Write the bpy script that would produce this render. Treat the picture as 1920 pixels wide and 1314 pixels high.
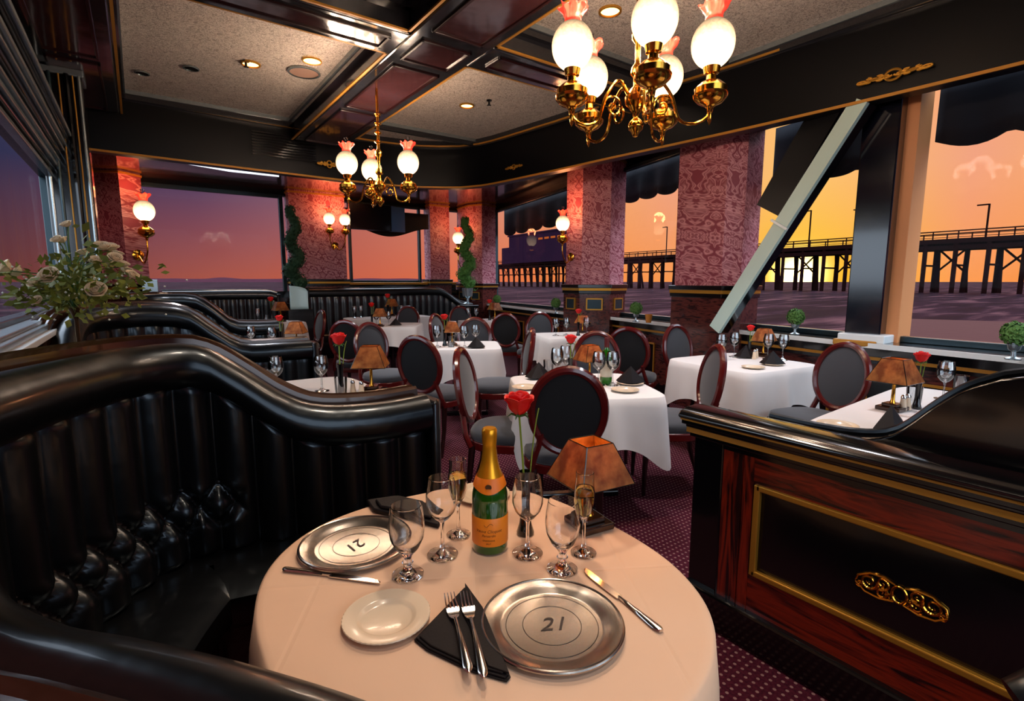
import bpy, bmesh, math, random
from mathutils import Vector, Matrix, noise
PI = math.pi
random.seed(7)
scene = bpy.context.scene
for o in list(bpy.data.objects): bpy.data.objects.remove(o)
C = scene.collection

# ------------------------------------------------------------------ camera
F_PX = 960.0
PITCH = math.atan(129 / F_PX)
YAW = math.radians(35.9)
EYE = Vector((0, 0, 1.40))
FW = Vector((math.sin(YAW) * math.cos(PITCH), math.cos(YAW) * math.cos(PITCH), -math.sin(PITCH)))
RT = Vector((math.cos(YAW), -math.sin(YAW), 0))
UP = RT.cross(FW)
cd = bpy.data.cameras.new('camera'); cam = bpy.data.objects.new('camera', cd); C.objects.link(cam)
cd.sensor_width = 36.0; cd.lens = 36.0 * F_PX / 1920.0; cd.clip_start = 0.02; cd.clip_end = 20000
cam.location = EYE; cam.rotation_euler = (PI / 2 - PITCH, 0, -YAW)
scene.camera = cam

def ray(px, py): return FW * F_PX + RT * (px - 960) + UP * (657 - py)
def at(px, py, z):
    d = ray(px, py); return EYE + d * ((z - EYE.z) / d.z)
def atd(px, py, dist):
    d = ray(px, py); return EYE + d * (dist / math.hypot(d.x, d.y))
def aty(px, py, Y):
    d = ray(px, py); return EYE + d * (Y / d.y)
def atx(px, py, X):
    d = ray(px, py); return EYE + d * (X / d.x)

# ------------------------------------------------------------------ colour management
scene.view_settings.view_transform = 'Standard'
scene.view_settings.look = 'None'
scene.view_settings.gamma = 1.0
scene.view_settings.use_curve_mapping = False
scene.view_settings.exposure = 0.0

def lin(r, g, b):
    f = lambda c: (c / 255 / 12.92) if c / 255 <= 0.04045 else (((c / 255) + 0.055) / 1.055) ** 2.4
    return (f(r), f(g), f(b), 1.0)

# ------------------------------------------------------------------ node helper
class NT:
    def __init__(s, tree): s.t = tree; s.n = tree.nodes; s.l = tree.links; s.n.clear()
    def new(s, typ, **kw):
        nd = s.n.new(typ)
        for k, v in kw.items(): setattr(nd, k, v)
        return nd
    def set(s, nd, key, v):
        inp = nd.inputs[key]
        if isinstance(v, bpy.types.NodeSocket): s.l.new(v, inp)
        else: inp.default_value = v
    def math(s, op, a, b=0.0, c=None, clamp=False):
        nd = s.new('ShaderNodeMath', operation=op, use_clamp=clamp)
        s.set(nd, 0, a); s.set(nd, 1, b)
        if c is not None: s.set(nd, 2, c)
        return nd.outputs[0]
    def ramp(s, fac, stops, interp='LINEAR'):
        nd = s.new('ShaderNodeValToRGB'); cr = nd.color_ramp; cr.interpolation = interp
        while len(cr.elements) > 1: cr.elements.remove(cr.elements[-1])
        cr.elements[0].position = stops[0][0]; cr.elements[0].color = stops[0][1]
        for p, c in stops[1:]:
            e = cr.elements.new(p); e.color = c
        s.set(nd, 'Fac', fac); return nd.outputs['Color']
    def mix(s, fac, a, b, blend='MIX'):
        nd = s.new('ShaderNodeMix', data_type='RGBA', blend_type=blend)
        s.set(nd, 0, fac); s.set(nd, 6, a); s.set(nd, 7, b); return nd.outputs[2]

# ------------------------------------------------------------------ world: sunset sky plus bright bands added as fill
SUN = ray(1497, 515).normalized()
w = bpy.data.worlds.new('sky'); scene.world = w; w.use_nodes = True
T = NT(w.node_tree)
tc = T.new('ShaderNodeTexCoord'); sep = T.new('ShaderNodeSeparateXYZ'); T.l.new(tc.outputs['Generated'], sep.inputs[0])
sx, sy, sz = sep.outputs
hl = T.math('SQRT', T.math('ADD', T.math('MULTIPLY', sx, sx), T.math('ADD', T.math('MULTIPLY', sy, sy), 1e-5)))
sh = math.hypot(SUN.x, SUN.y)
dt = T.math('DIVIDE', T.math('ADD', T.math('MULTIPLY', sx, SUN.x / sh), T.math('MULTIPLY', sy, SUN.y / sh)), hl)
ang = T.math('DIVIDE', T.math('ARCCOSINE', T.math('MINIMUM', T.math('MAXIMUM', dt, -0.9999), 0.9999)), PI)   # 0 at sun .. 1 opposite
el = T.math('ARCTANGENT', T.math('DIVIDE', sz, hl))
eld = T.math('MULTIPLY', el, 180 / PI)
low = T.ramp(ang, [(0, lin(255, 186, 36)), (6 / 180, lin(254, 172, 50)), (12 / 180, lin(251, 152, 82)), (18 / 180, lin(248, 146, 70)), (32 / 180, lin(228, 112, 70)), (47 / 180, lin(196, 96, 72)), (62 / 180, lin(158, 78, 64)), (75 / 180, lin(100, 52, 48)), (1, lin(60, 45, 60))])
hi = T.ramp(ang, [(0, lin(255, 196, 112)), (7 / 180, lin(250, 178, 118)), (12 / 180, lin(242, 162, 130)), (18 / 180, lin(248, 170, 112)), (32 / 180, lin(212, 142, 124)), (46 / 180, lin(172, 104, 100)), (52 / 180, lin(112, 88, 112)), (60 / 180, lin(66, 62, 98)), (75 / 180, lin(46, 46, 74)), (1, lin(60, 70, 110))])
m1 = T.math('DIVIDE', eld, 10.0, clamp=True)
sky = T.mix(m1, low, hi)
d3 = T.math('ADD', T.math('ADD', T.math('MULTIPLY', sx, SUN.x), T.math('MULTIPLY', sy, SUN.y)), T.math('MULTIPLY', sz, SUN.z))
a3 = T.math('MULTIPLY', T.math('ARCCOSINE', T.math('MINIMUM', T.math('MAXIMUM', d3, -0.9999), 0.99999)), 180 / PI)
gl = T.math('POWER', 2.718, T.math('MULTIPLY', a3, -0.28))
sky = T.mix(gl, sky, (1.0, 0.62, 0.03, 1))
g2 = T.math('MULTIPLY', T.math('POWER', 2.718, T.math('MULTIPLY', T.math('MULTIPLY', a3, a3), -0.45)), 8.0)
add = T.new('ShaderNodeMix', data_type='RGBA', blend_type='ADD'); T.set(add, 0, g2); T.set(add, 6, sky); T.set(add, 7, (1, 0.75, 0.3, 1)); sky = add.outputs[2]
add.clamp_factor = False
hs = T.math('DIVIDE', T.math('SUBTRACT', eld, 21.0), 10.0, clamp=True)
sky = T.mix(hs, sky, (3.6, 4.2, 5.0, 1))  # bright upper band added to light the room through the windows
day_fill = T.math('DIVIDE', T.math('SUBTRACT', ang, 0.50), 0.12, clamp=True)
sky = T.mix(day_fill, sky, (2.3, 2.7, 3.2, 1))  # unseen side opposite the sun brightened as fill for the interior
bel = T.math('LESS_THAN', eld, -0.5)
sky = T.mix(bel, sky, lin(40, 30, 45))
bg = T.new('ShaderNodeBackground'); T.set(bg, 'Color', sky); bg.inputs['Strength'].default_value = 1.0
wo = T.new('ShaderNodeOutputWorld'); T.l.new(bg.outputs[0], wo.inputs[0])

# ------------------------------------------------------------------ materials
def mat(name, col, rough=0.5, metal=0.0, coat=0.0, spec=0.5, emit=None, es=0.0, trans=0.0, ior=1.45, sheen=0.0):
    m = bpy.data.materials.new(name); m.use_nodes = True
    T = NT(m.node_tree)
    p = T.new('ShaderNodeBsdfPrincipled'); o = T.new('ShaderNodeOutputMaterial'); T.l.new(p.outputs[0], o.inputs[0])
    c = lin(*col) if max(col) > 1 else (*col, 1)
    p.inputs['Base Color'].default_value = c
    p.inputs['Roughness'].default_value = rough; p.inputs['Metallic'].default_value = metal
    p.inputs['Coat Weight'].default_value = coat; p.inputs['Coat Roughness'].default_value = 0.08
    p.inputs['Specular IOR Level'].default_value = spec
    p.inputs['Transmission Weight'].default_value = trans; p.inputs['IOR'].default_value = ior
    if sheen: p.inputs['Sheen Weight'].default_value = sheen
    if emit: p.inputs['Emission Color'].default_value = lin(*emit); p.inputs['Emission Strength'].default_value = es
    m['T'] = 1; return m
def nodes(m):
    class R: pass
    r = R(); T = NT.__new__(NT); T.t = m.node_tree; T.n = T.t.nodes; T.l = T.t.links
    r.T = T; r.p = [n for n in T.n if n.type == 'BSDF_PRINCIPLED'][0]; return r
def bump(m, scale=40, strength=0.3, dist=0.01, detail=3, distortion=0.0):
    r = nodes(m); T = r.T
    tc = T.new('ShaderNodeTexCoord'); n = T.new('ShaderNodeTexNoise'); n.inputs['Scale'].default_value = scale; n.inputs['Detail'].default_value = detail
    n.inputs['Distortion'].default_value = distortion
    T.l.new(tc.outputs['Object'], n.inputs['Vector'])
    b = T.new('ShaderNodeBump'); b.inputs['Strength'].default_value = strength; b.inputs['Distance'].default_value = dist
    T.l.new(n.outputs[0], b.inputs['Height']); T.l.new(b.outputs[0], r.p.inputs['Normal']); return m

leather = bump(mat('black_leather', (7, 7, 8), 0.31, coat=0.2, spec=0.5), 9, 0.2, 0.02, 2)
nodes(leather).p.inputs['Specular Tint'].default_value = (0.72, 0.87, 1.0, 1)  # blue put into the sheen colour to imitate cool highlights
leather_far = mat('dark_leather', (14, 15, 17), 0.33, coat=0.2)
lacquer = mat('black_lacquer', (8, 8, 10), 0.16, coat=0.5)
lacquer_blue = mat('navy_black_lacquer', (6, 7, 11), 0.35, spec=0.25)
bronze = mat('bronzed_rail', (52, 28, 14), 0.22, metal=0.35, coat=0.5)
gold = mat('gold_paint', (190, 138, 50), 0.4, metal=0.7)
goldline = mat('gold_leaf_line', (176, 122, 40), 0.5, metal=0.3)
brass = mat('polished_brass', (225, 160, 60), 0.16, metal=1.0)
mahog = mat('mahogany_frame', (82, 16, 14), 0.22, coat=0.5)
mahog_d = mat('dark_mahogany_leg', (34, 10, 10), 0.25, coat=0.4)
fabric = mat('charcoal_fabric_lit', (44, 46, 52), 0.75, sheen=0.3)  # same dark chair fabric, with window light put into its grey
fabric_b = mat('black_fabric', (15, 14, 16), 0.85)
linen = bump(mat('white_linen', (216, 210, 206), 0.8), 5, 0.25, 0.02, 2)
linen_m = bump(mat('cream_linen', (214, 176, 146), 0.75), 4.5, 0.35, 0.03, 3)
def creases(m):
    r = nodes(m); T = r.T
    tc = T.new('ShaderNodeTexCoord'); sp = T.new('ShaderNodeSeparateXYZ'); T.l.new(tc.outputs['Object'], sp.inputs[0])
    a = T.math('PINGPONG', T.math('ADD', T.math('MULTIPLY', sp.outputs[0], 0.86), T.math('MULTIPLY', sp.outputs[1], -0.5)), 0.17)
    b = T.math('PINGPONG', T.math('ADD', T.math('MULTIPLY', sp.outputs[0], 0.5), T.math('MULTIPLY', sp.outputs[1], 0.86)), 0.19)
    h = T.math('MINIMUM', T.math('MINIMUM', a, b), 0.007)
    old = [n for n in T.n if n.type == 'BUMP'][0]
    bp = T.new('ShaderNodeBump'); bp.inputs['Strength'].default_value = 0.5; bp.inputs['Distance'].default_value = 0.25; T.l.new(h, bp.inputs['Height']); T.l.new(old.outputs[0], bp.inputs['Normal']); T.l.new(bp.outputs[0], r.p.inputs['Normal'])
creases(linen_m)
napk = bump(mat('dark_napkin', (17, 11, 13), 0.6, spec=0.25), 200, 0.2, 0.002)
steel = mat('polished_steel', (205, 200, 195), 0.16, metal=1.0)
pewter = bump(mat('pewter', (172, 164, 156), 0.24, metal=1.0), 30, 0.08, 0.002)
china = mat('cream_china', (214, 192, 164), 0.25, coat=0.3)
engr = mat('engraving', (52, 44, 42), 0.4, metal=0.6)
green = mat('green_leaf', (58, 96, 40), 0.6)
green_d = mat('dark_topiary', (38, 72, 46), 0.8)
stemg = mat('stem_green', (120, 140, 40), 0.5)
red = mat('rose_red', (214, 14, 12), 0.5)
ivory = mat('ivory_petals', (222, 200, 165), 0.6)
wframe = mat('window_frame_steel', (46, 62, 68), 0.25, metal=0.5)
silver = mat('silvered_moulding', (160, 172, 176), 0.26, metal=0.75)
chrome = mat('sill_white_gloss', (228, 234, 234), 0.25)
seam_m = mat('dark_core', (4, 4, 4), 0.6)

def glass_solid(name, col=(1, 1, 1), rough=0.0):
    m = mat(name, (0.99, 0.99, 0.99), rough, trans=1.0, ior=1.45); nodes(m).p.inputs['Base Color'].default_value = (*col, 1); return m
wine_glass_m = glass_solid('clear_glass')
green_glass = glass_solid('green_glass', (0.10, 0.42, 0.06)); 
champ = mat('sparkling_wine', (235, 205, 110), 0.0, trans=1.0, ior=1.33)
def thin_glass(name, tint, refl=0.0, tr=(1, 1, 1), k=1.0):
    m = bpy.data.materials.new(name); m.use_nodes = True; T = NT(m.node_tree)
    f = T.new('ShaderNodeFresnel'); f.inputs[0].default_value = 1.5
    a = T.new('ShaderNodeBsdfTransparent'); a.inputs[0].default_value = (*tr, 1)
    g = T.new('ShaderNodeBsdfGlossy'); g.inputs['Roughness'].default_value = 0.02; g.inputs[0].default_value = (*tint, 1)
    mx = T.new('ShaderNodeMixShader'); fa = T.math('ADD', T.math('MULTIPLY', f.outputs[0], k), refl, clamp=True)
    T.l.new(fa, mx.inputs[0]); T.l.new(a.outputs[0], mx.inputs[1]); T.l.new(g.outputs[0], mx.inputs[2])
    o = T.new('ShaderNodeOutputMaterial'); T.l.new(mx.outputs[0], o.inputs[0]); return m
pane = thin_glass('window_glass', (0.9, 0.95, 1.0), 0.0, (1, 1, 1), 0.03)
thin = thin_glass('thin_glass', (1, 1, 1), 0.06, (0.93, 0.95, 0.96))
chim = thin_glass('lamp_chimney_glass', (1, 1, 1), 0.05, (0.9, 0.9, 0.9))

def emis(name, col, s):
    m = bpy.data.materials.new(name); m.use_nodes = True; T = NT(m.node_tree)
    e = T.new('ShaderNodeEmission'); e.inputs[0].default_value = lin(*col); e.inputs[1].default_value = s
    o = T.new('ShaderNodeOutputMaterial'); T.l.new(e.outputs[0], o.inputs[0]); return m
# lit lamp globe: brightest low down where the flame sits, etched towards the top
def globe_mat():
    m = bpy.data.materials.new('lit_globe_glass'); m.use_nodes = True; T = NT(m.node_tree)
    lw = T.new('ShaderNodeLayerWeight'); lw.inputs[0].default_value = 0.45
    tc = T.new('ShaderNodeTexCoord'); sp = T.new('ShaderNodeSeparateXYZ'); T.l.new(tc.outputs['Generated'], sp.inputs[0])
    n = T.new('ShaderNodeTexNoise'); n.inputs['Scale'].default_value = 7; n.inputs['Distortion'].default_value = 1.5; T.l.new(tc.outputs['Generated'], n.inputs[0])
    up = T.math('POWER', T.math('SUBTRACT', 1.0, T.math('MULTIPLY', sp.outputs[2], 0.78)), 1.6)
    st = T.math('MULTIPLY', up, T.math('ADD', 0.9, T.math('MULTIPLY', n.outputs[0], 1.3)))
    st = T.math('MULTIPLY', st, T.math('SUBTRACT', 1.25, T.math('MULTIPLY', lw.outputs['Facing'], 0.85)))
    e = T.new('ShaderNodeEmission'); e.inputs[0].default_value = (1.0, 0.66, 0.36, 1); T.l.new(T.math('MULTIPLY', st, 4.2), e.inputs[1])
    o = T.new('ShaderNodeOutputMaterial'); T.l.new(e.outputs[0], o.inputs[0]); return m
globe_m = globe_mat()
pink_glass = mat('pink_ruffled_glass', (235, 95, 75), 0.2, trans=0.3, emit=(235, 80, 60), es=0.45)
flame = emis('flame_glow', (255, 110, 20), 6)
bulb_w = emis('downlight_bulb', (255, 190, 110), 6)

def wallpaper():
    m = mat('damask_wallpaper', (140, 60, 70), 0.45); r = nodes(m); T = r.T
    tc = T.new('ShaderNodeTexCoord'); sp = T.new('ShaderNodeSeparateXYZ'); T.l.new(tc.outputs['Object'], sp.inputs[0])
    u = T.math('ADD', T.math('MULTIPLY', sp.outputs[0], 0.8), T.math('MULTIPLY', sp.outputs[1], -0.6))
    a = T.math('PINGPONG', u, 0.13); b = T.math('PINGPONG', T.math('ADD', sp.outputs[2], T.math('MULTIPLY', u, 0.35)), 0.9)
    cb = T.new('ShaderNodeCombineXYZ'); T.l.new(a, cb.inputs[0]); T.l.new(b, cb.inputs[1])
    n = T.new('ShaderNodeTexNoise'); n.inputs['Scale'].default_value = 9; n.inputs['Detail'].default_value = 1; n.inputs['Distortion'].default_value = 1.6
    T.l.new(cb.outputs[0], n.inputs[0])
    c = T.ramp(n.outputs[0], [(0.40, lin(138, 56, 72)), (0.46, lin(214, 150, 156)), (0.52, lin(138, 56, 70)), (0.56, lin(206, 140, 148)), (0.64, lin(134, 52, 68))])
    T.l.new(c, r.p.inputs['Base Color']); return m
wallp = wallpaper()

def carpet():
    m = mat('dotted_carpet', (70, 20, 34), 0.95, spec=0.1); r = nodes(m); T = r.T
    tc = T.new('ShaderNodeTexCoord')
    v = T.new('ShaderNodeTexVoronoi'); v.inputs['Scale'].default_value = 34; v.inputs['Randomness'].default_value = 0.0; T.l.new(tc.outputs['Object'], v.inputs['Vector'])
    d = T.math('LESS_THAN', v.outputs['Distance'], 0.2)
    n = T.new('ShaderNodeTexNoise'); n.inputs['Scale'].default_value = 90; T.l.new(tc.outputs['Object'], n.inputs[0])
    base = T.ramp(n.outputs[0], [(0.3, lin(48, 12, 26)), (0.7, lin(78, 26, 40))])
    T.l.new(T.mix(d, base, lin(134, 100, 98)), r.p.inputs['Base Color']); return m
def ceil_tex():
    m = mat('stippled_ceiling', (150, 140, 128), 0.8); r = nodes(m); T = r.T
    tc = T.new('ShaderNodeTexCoord'); n = T.new('ShaderNodeTexNoise'); n.inputs['Scale'].default_value = 26; n.inputs['Detail'].default_value = 3; n.inputs['Distortion'].default_value = 2.2
    T.l.new(tc.outputs['Object'], n.inputs[0])
    c = T.ramp(n.outputs[0], [(0.40, lin(150, 140, 130)), (0.5, lin(214, 205, 192)), (0.6, lin(160, 150, 140))])
    T.l.new(c, r.p.inputs['Base Color'])
    b = T.new('ShaderNodeBump'); b.inputs['Strength'].default_value = 0.6; b.inputs['Distance'].default_value = 0.01; T.l.new(n.outputs[0], b.inputs['Height']); T.l.new(b.outputs[0], r.p.inputs['Normal']); return m
def wood(name, c1, c2, axis, rough=0.25, sc=9):
    m = mat(name, c1, rough, coat=0.35); r = nodes(m); T = r.T
    tc = T.new('ShaderNodeTexCoord'); mp = T.new('ShaderNodeMapping'); T.l.new(tc.outputs['Object'], mp.inputs[0])
    s = [1, 1, 1]; s[axis] = 0.09; mp.inputs['Scale'].default_value = s
    n = T.new('ShaderNodeTexNoise'); n.inputs['Scale'].default_value = sc * 3.2; n.inputs['Detail'].default_value = 5; n.inputs['Distortion'].default_value = 0.9; T.l.new(mp.outputs[0], n.inputs[0])
    c = T.ramp(n.outputs[0], [(0.38, lin(*c2)), (0.55, lin(*c1)), (0.72, lin(*c2))]); T.l.new(c, r.p.inputs['Base Color']); return m
wood_y = wood('red_mahogany_rail', (126, 34, 14), (30, 8, 8), 1)
wood_z = wood('red_mahogany_stile', (126, 34, 14), (30, 8, 8), 2)
wood_dado = wood('dado_mahogany', (96, 46, 40), (46, 18, 18), 1, 0.2)
beam_m = bump(mat('glossy_beam_lacquer', (62, 34, 36), 0.14, coat=0.9), 3.0, 0.35, 0.03, 2)
beam_e = bump(mat('beam_edge_lacquer', (34, 34, 38), 0.14, coat=0.9), 3.0, 0.3, 0.03, 2)

# ------------------------------------------------------------------ mesh builder
class MB:
    def __init__(s): s.v = []; s.f = []
    def add(s, vs, fs):
        o = len(s.v); s.v += [tuple(v) for v in vs]; s.f += [tuple(i + o for i in f) for f in fs]; return s
    def box(s, c, size, rot=None):
        c = Vector(c); h = [x / 2 for x in size]; M = rot or Matrix.Identity(3)
        vs = [c + M @ Vector((x * h[0], y * h[1], z * h[2])) for x in (-1, 1) for y in (-1, 1) for z in (-1, 1)]
        return s.add(vs, [(0, 1, 3, 2), (4, 6, 7, 5), (0, 4, 5, 1), (2, 3, 7, 6), (0, 2, 6, 4), (1, 5, 7, 3)])
    def prism(s, poly, z0, z1):
        n = len(poly); vs = [(x, y, z0) for x, y in poly] + [(x, y, z1) for x, y in poly]
        return s.add(vs, [tuple(range(n - 1, -1, -1)), tuple(range(n, 2 * n))] + [(i, (i + 1) % n, n + (i + 1) % n, n + i) for i in range(n)])
    def lathe(s, prof, seg=24, c=(0, 0, 0), fn=None, caps=True):
        c = Vector(c); vs = []; fs = []
        for i, (r, z) in enumerate(prof):
            for k in range(seg):
                a = 2 * PI * k / seg; rr = r if fn is None else fn(r, z, a)
                zz = z
                if isinstance(rr, tuple): rr, zz = rr
                vs.append((c.x + rr * math.cos(a), c.y + rr * math.sin(a), c.z + zz))
        for i in range(len(prof) - 1):
            for k in range(seg):
                k2 = (k + 1) % seg; fs.append((i * seg + k, i * seg + k2, (i + 1) * seg + k2, (i + 1) * seg + k))
        if caps:
            if prof[0][0] > 1e-6: fs.append(tuple(range(seg - 1, -1, -1)))
            if prof[-1][0] > 1e-6: fs.append(tuple((len(prof) - 1) * seg + k for k in range(seg)))
        return s.add(vs, fs)
    def tube(s, pts, r, seg=8, closed=False, caps=True, flat=1.0):
        pts = [Vector(p) for p in pts]; n = len(pts); vs = []; fs = []; prevn = None
        for i, p in enumerate(pts):
            a = pts[(i - 1) % n] if (closed or i > 0) else pts[i]
            b = pts[(i + 1) % n] if (closed or i < n - 1) else pts[i]
            t = (b - a)
            t = t.normalized() if t.length > 1e-9 else Vector((0, 0, 1))
            if prevn is None:
                ref = Vector((0, 0, 1)) if abs(t.z) < 0.9 else Vector((1, 0, 0)); nn = (ref - t * ref.dot(t)).normalized()
            else:
                nn = prevn - t * prevn.dot(t); nn = nn.normalized() if nn.length > 1e-6 else prevn
            prevn = nn; bb = t.cross(nn); rr = r[i] if isinstance(r, (list, tuple)) else r
            for k in range(seg):
                an = 2 * PI * k / seg; vs.append(p + (nn * math.cos(an) * flat + bb * math.sin(an)) * rr)
        m = n if closed else n - 1
        for i in range(m):
            j = (i + 1) % n
            for k in range(seg):
                k2 = (k + 1) % seg; fs.append((i * seg + k, i * seg + k2, j * seg + k2, j * seg + k))
        if not closed and caps:
            fs.append(tuple(range(seg - 1, -1, -1))); fs.append(tuple((n - 1) * seg + k for k in range(seg)))
        return s.add(vs, fs)
    def grid(s, fn, nu, nv, closeu=False):
        vs = [fn(i / (nu if closeu else nu - 1) if nu > 1 else 0, j / (nv - 1)) for i in range(nu) for j in range(nv)]; fs = []
        for i in range(nu if closeu else nu - 1):
            i2 = (i + 1) % nu
            for j in range(nv - 1): fs.append((i * nv + j, i2 * nv + j, i2 * nv + j + 1, i * nv + j + 1))
        return s.add(vs, fs)
    def sweep(s, path, prof, closedprof=True, caps=True):
        """path: list of (pos, normal(2d vec), zref); prof list of (offset along normal, dz) or fn"""
        n = len(prof); vs = []; fs = []
        for p, nn, z in path:
            for a, b in prof: vs.append((p.x + nn.x * a, p.y + nn.y * a, z + b))
        for i in range(len(path) - 1):
            for k in range(n if closedprof else n - 1):
                k2 = (k + 1) % n; fs.append((i * n + k, i * n + k2, (i + 1) * n + k2, (i + 1) * n + k))
        if caps and closedprof:
            fs.append(tuple(range(n - 1, -1, -1))); fs.append(tuple((len(path) - 1) * n + k for k in range(n)))
        return s.add(vs, fs)
    def build(s, name, m, parent=None, smooth=False, bevel=0, solid=0, sub=0, loc=None, rot=None):
        me = bpy.data.meshes.new(name); me.from_pydata(s.v, [], s.f); me.materials.append(m)
        bm = bmesh.new(); bm.from_mesh(me); bmesh.ops.recalc_face_normals(bm, faces=bm.faces); bm.to_mesh(me); bm.free()
        if smooth:
            for p in me.polygons: p.use_smooth = True
            if smooth != 'all': me.set_sharp_from_angle(angle=math.radians(42))
        o = bpy.data.objects.new(name, me); C.objects.link(o)
        if parent: o.parent = parent
        if loc is not None: o.location = loc
        if rot is not None: o.rotation_euler = rot
        if solid: md = o.modifiers.new('s', 'SOLIDIFY'); md.thickness = solid; md.offset = 0
        if bevel: md = o.modifiers.new('b', 'BEVEL'); md.width = bevel; md.segments = 2; md.limit_method = 'ANGLE'
        if sub: md = o.modifiers.new('u', 'SUBSURF'); md.levels = sub; md.render_levels = sub
        return o

def tag(o, label, cat, group=None):
    o['label'] = label; o['category'] = cat
    if group: o['group'] = group
    return o
def thing(name, label, cat, loc=(0, 0, 0), rz=0, group=None, s=1.0):
    o = bpy.data.objects.new(name, None); C.objects.link(o); o.empty_display_size = 0.1
    o.location = loc; o.rotation_euler = (0, 0, rz); o.scale = (s, s, s)
    return tag(o, label, cat, group)
def struct(o): o['kind'] = 'structure'; return o
def copy_tree(o, parent=None):
    c = o.copy(); C.objects.link(c)
    if parent: c.parent = parent
    for ch in list(o.children): copy_tree(ch, c)
    return c
def dup(o, label, loc, rz=0, group=None, s=None):
    c = copy_tree(o); c.location = loc; c.rotation_euler = (0, 0, rz); c['label'] = label
    if group: c['group'] = group
    if s: c.scale = (s, s, s)
    return c
def plight(name, loc, col, power, r=0.04, parent=None):
    l = bpy.data.lights.new(name, 'POINT'); l.use_shadow = True; l.energy = power; l.color = col; l.shadow_soft_size = r
    o = bpy.data.objects.new(name, l); C.objects.link(o); o.location = loc
    if parent: o.parent = parent
    return o
def catmull(pts, step):
    P = [Vector(p) for p in pts]; P = [P[0] * 2 - P[1]] + P + [P[-1] * 2 - P[-2]]; out = []
    for i in range(1, len(P) - 2):
        p0, p1, p2, p3 = P[i - 1:i + 3]; n = max(2, int((p2 - p1).length / step))
        for k in range(n):
            t = k / n; out.append(0.5 * ((2 * p1) + (p2 - p0) * t + (2 * p0 - 5 * p1 + 4 * p2 - p3) * t * t + (3 * p1 - p0 - 3 * p2 + p3) * t ** 3))
    out.append(P[-2]); return out
def text_mesh(txt, size, shear=0.0, depth=0.001, space=1.0):
    cu = bpy.data.curves.new('t', 'FONT'); cu.body = txt; cu.size = size; cu.shear = shear; cu.extrude = depth; cu.align_x = 'CENTER'; cu.align_y = 'CENTER'; cu.space_character = space
    o = bpy.data.objects.new('t', cu); C.objects.link(o); bpy.context.view_layer.update()
    dg = bpy.context.evaluated_depsgraph_get(); me = bpy.data.meshes.new_from_object(o.evaluated_get(dg))
    bpy.data.objects.remove(o); mb = MB(); mb.add([v.co[:] for v in me.vertices], [tuple(p.vertices) for p in me.polygons]); bpy.data.meshes.remove(me); return mb

# ================================================================== SETTING
SILL = 0.88
WALLR = [(4.70, -2.5), (4.70, 0.0), (4.73, 0.73), (4.86, 1.8), (5.07, 2.9), (5.22, 4.0), (5.5, 5.2), (5.72, 6.4), (6.35, 9.2), (6.55, 10.6)]
YB = 10.6; XL = -0.55; ZP = 3.1; ZC = 3.40; ZF = 2.75
struct(MB().prism([(-0.7, -2.5), (5.0, -2.5), (5.1, 1.0), (5.4, 3.0), (5.8, 5.2), (6.7, 9.2), (6.9, 10.9), (-0.7, 10.9)], -0.12, 0.0).build('floor', carpet()))
ceil_m = ceil_tex()
struct(MB().box((2.0, 2.3, ZC + 0.05), (5.5, 9.8, 0.1)).build('ceiling', ceil_m))

# perimeter ceiling and fascia (dropped soffit)
FAS = [(4.62, -2.5), (4.62, 0.0), (4.6, 1.4), (4.52, 2.8), (4.36, 4.2), (4.25, 5.3), (4.08, 6.4), (3.7, 6.85), (3.1, 7.1), (2.0, 7.15), (-0.55, 7.05)]
def offs(path, d):
    out = []
    for i, p in enumerate(path):
        a = Vector(path[max(0, i - 1)]); b = Vector(path[min(len(path) - 1, i + 1)]); t = (b - a).normalized(); out.append((p[0] + t.y * d, p[1] - t.x * d))
    return out
fasx = [(v.x, v.y) for v in catmull([(x, y, 0) for x, y in FAS], 0.25)]
def ribbon(path, d0, d1, z0, z1, name, m, kind=True, smooth=True, parent=None):
    a = offs(path, d0); b = offs(path, d1); mb = MB(); vs = []
    for p, q in zip(a, b): vs += [(p[0], p[1], z0), (q[0], q[1], z0), (q[0], q[1], z1), (p[0], p[1], z1)]
    fs = []
    for i in range(len(a) - 1):
        for k in range(4): fs.append((4 * i + k, 4 * i + (k + 1) % 4, 4 * i + 4 + (k + 1) % 4, 4 * i + 4 + k))
    fs += [(0, 1, 2, 3), tuple(4 * (len(a) - 1) + k for k in (3, 2, 1, 0))]
    o = mb.add(vs, fs).build(name, m, parent, smooth=smooth)
    if kind and not parent: struct(o)
    return o
ribbon(fasx, 0.0, 0.12, ZF, ZC, 'trim_1', lacquer_blue)
ribbon(fasx, -0.03, 0.0, ZC - 0.10, ZC, 'trim_2', beam_e)
ribbon(fasx, -0.05, -0.03, ZC - 0.085, ZC - 0.065, 'trim_3', goldline)
ribbon(fasx, -0.015, 0.0, ZF, ZF + 0.022, 'trim_4', goldline)
# perimeter lowered ceiling behind fascia (glossy)
mbp = MB()
outer = WALLR + [(-0.7, YB)]
mbp.prism([(4.5, -2.5), (5.0, -2.5), (5.1, 1.0), (5.4, 3.0), (5.8, 5.2), (6.7, 9.2), (6.9, 10.9), (-0.7, 10.9), (-0.7, 7.1)] + [(x + 0.05, y + 0.03) for x, y in FAS[::-1][1:]], ZP, ZP + 0.1)
struct(mbp.build('ceiling', beam_m)).name = 'ceiling.001'

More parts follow.
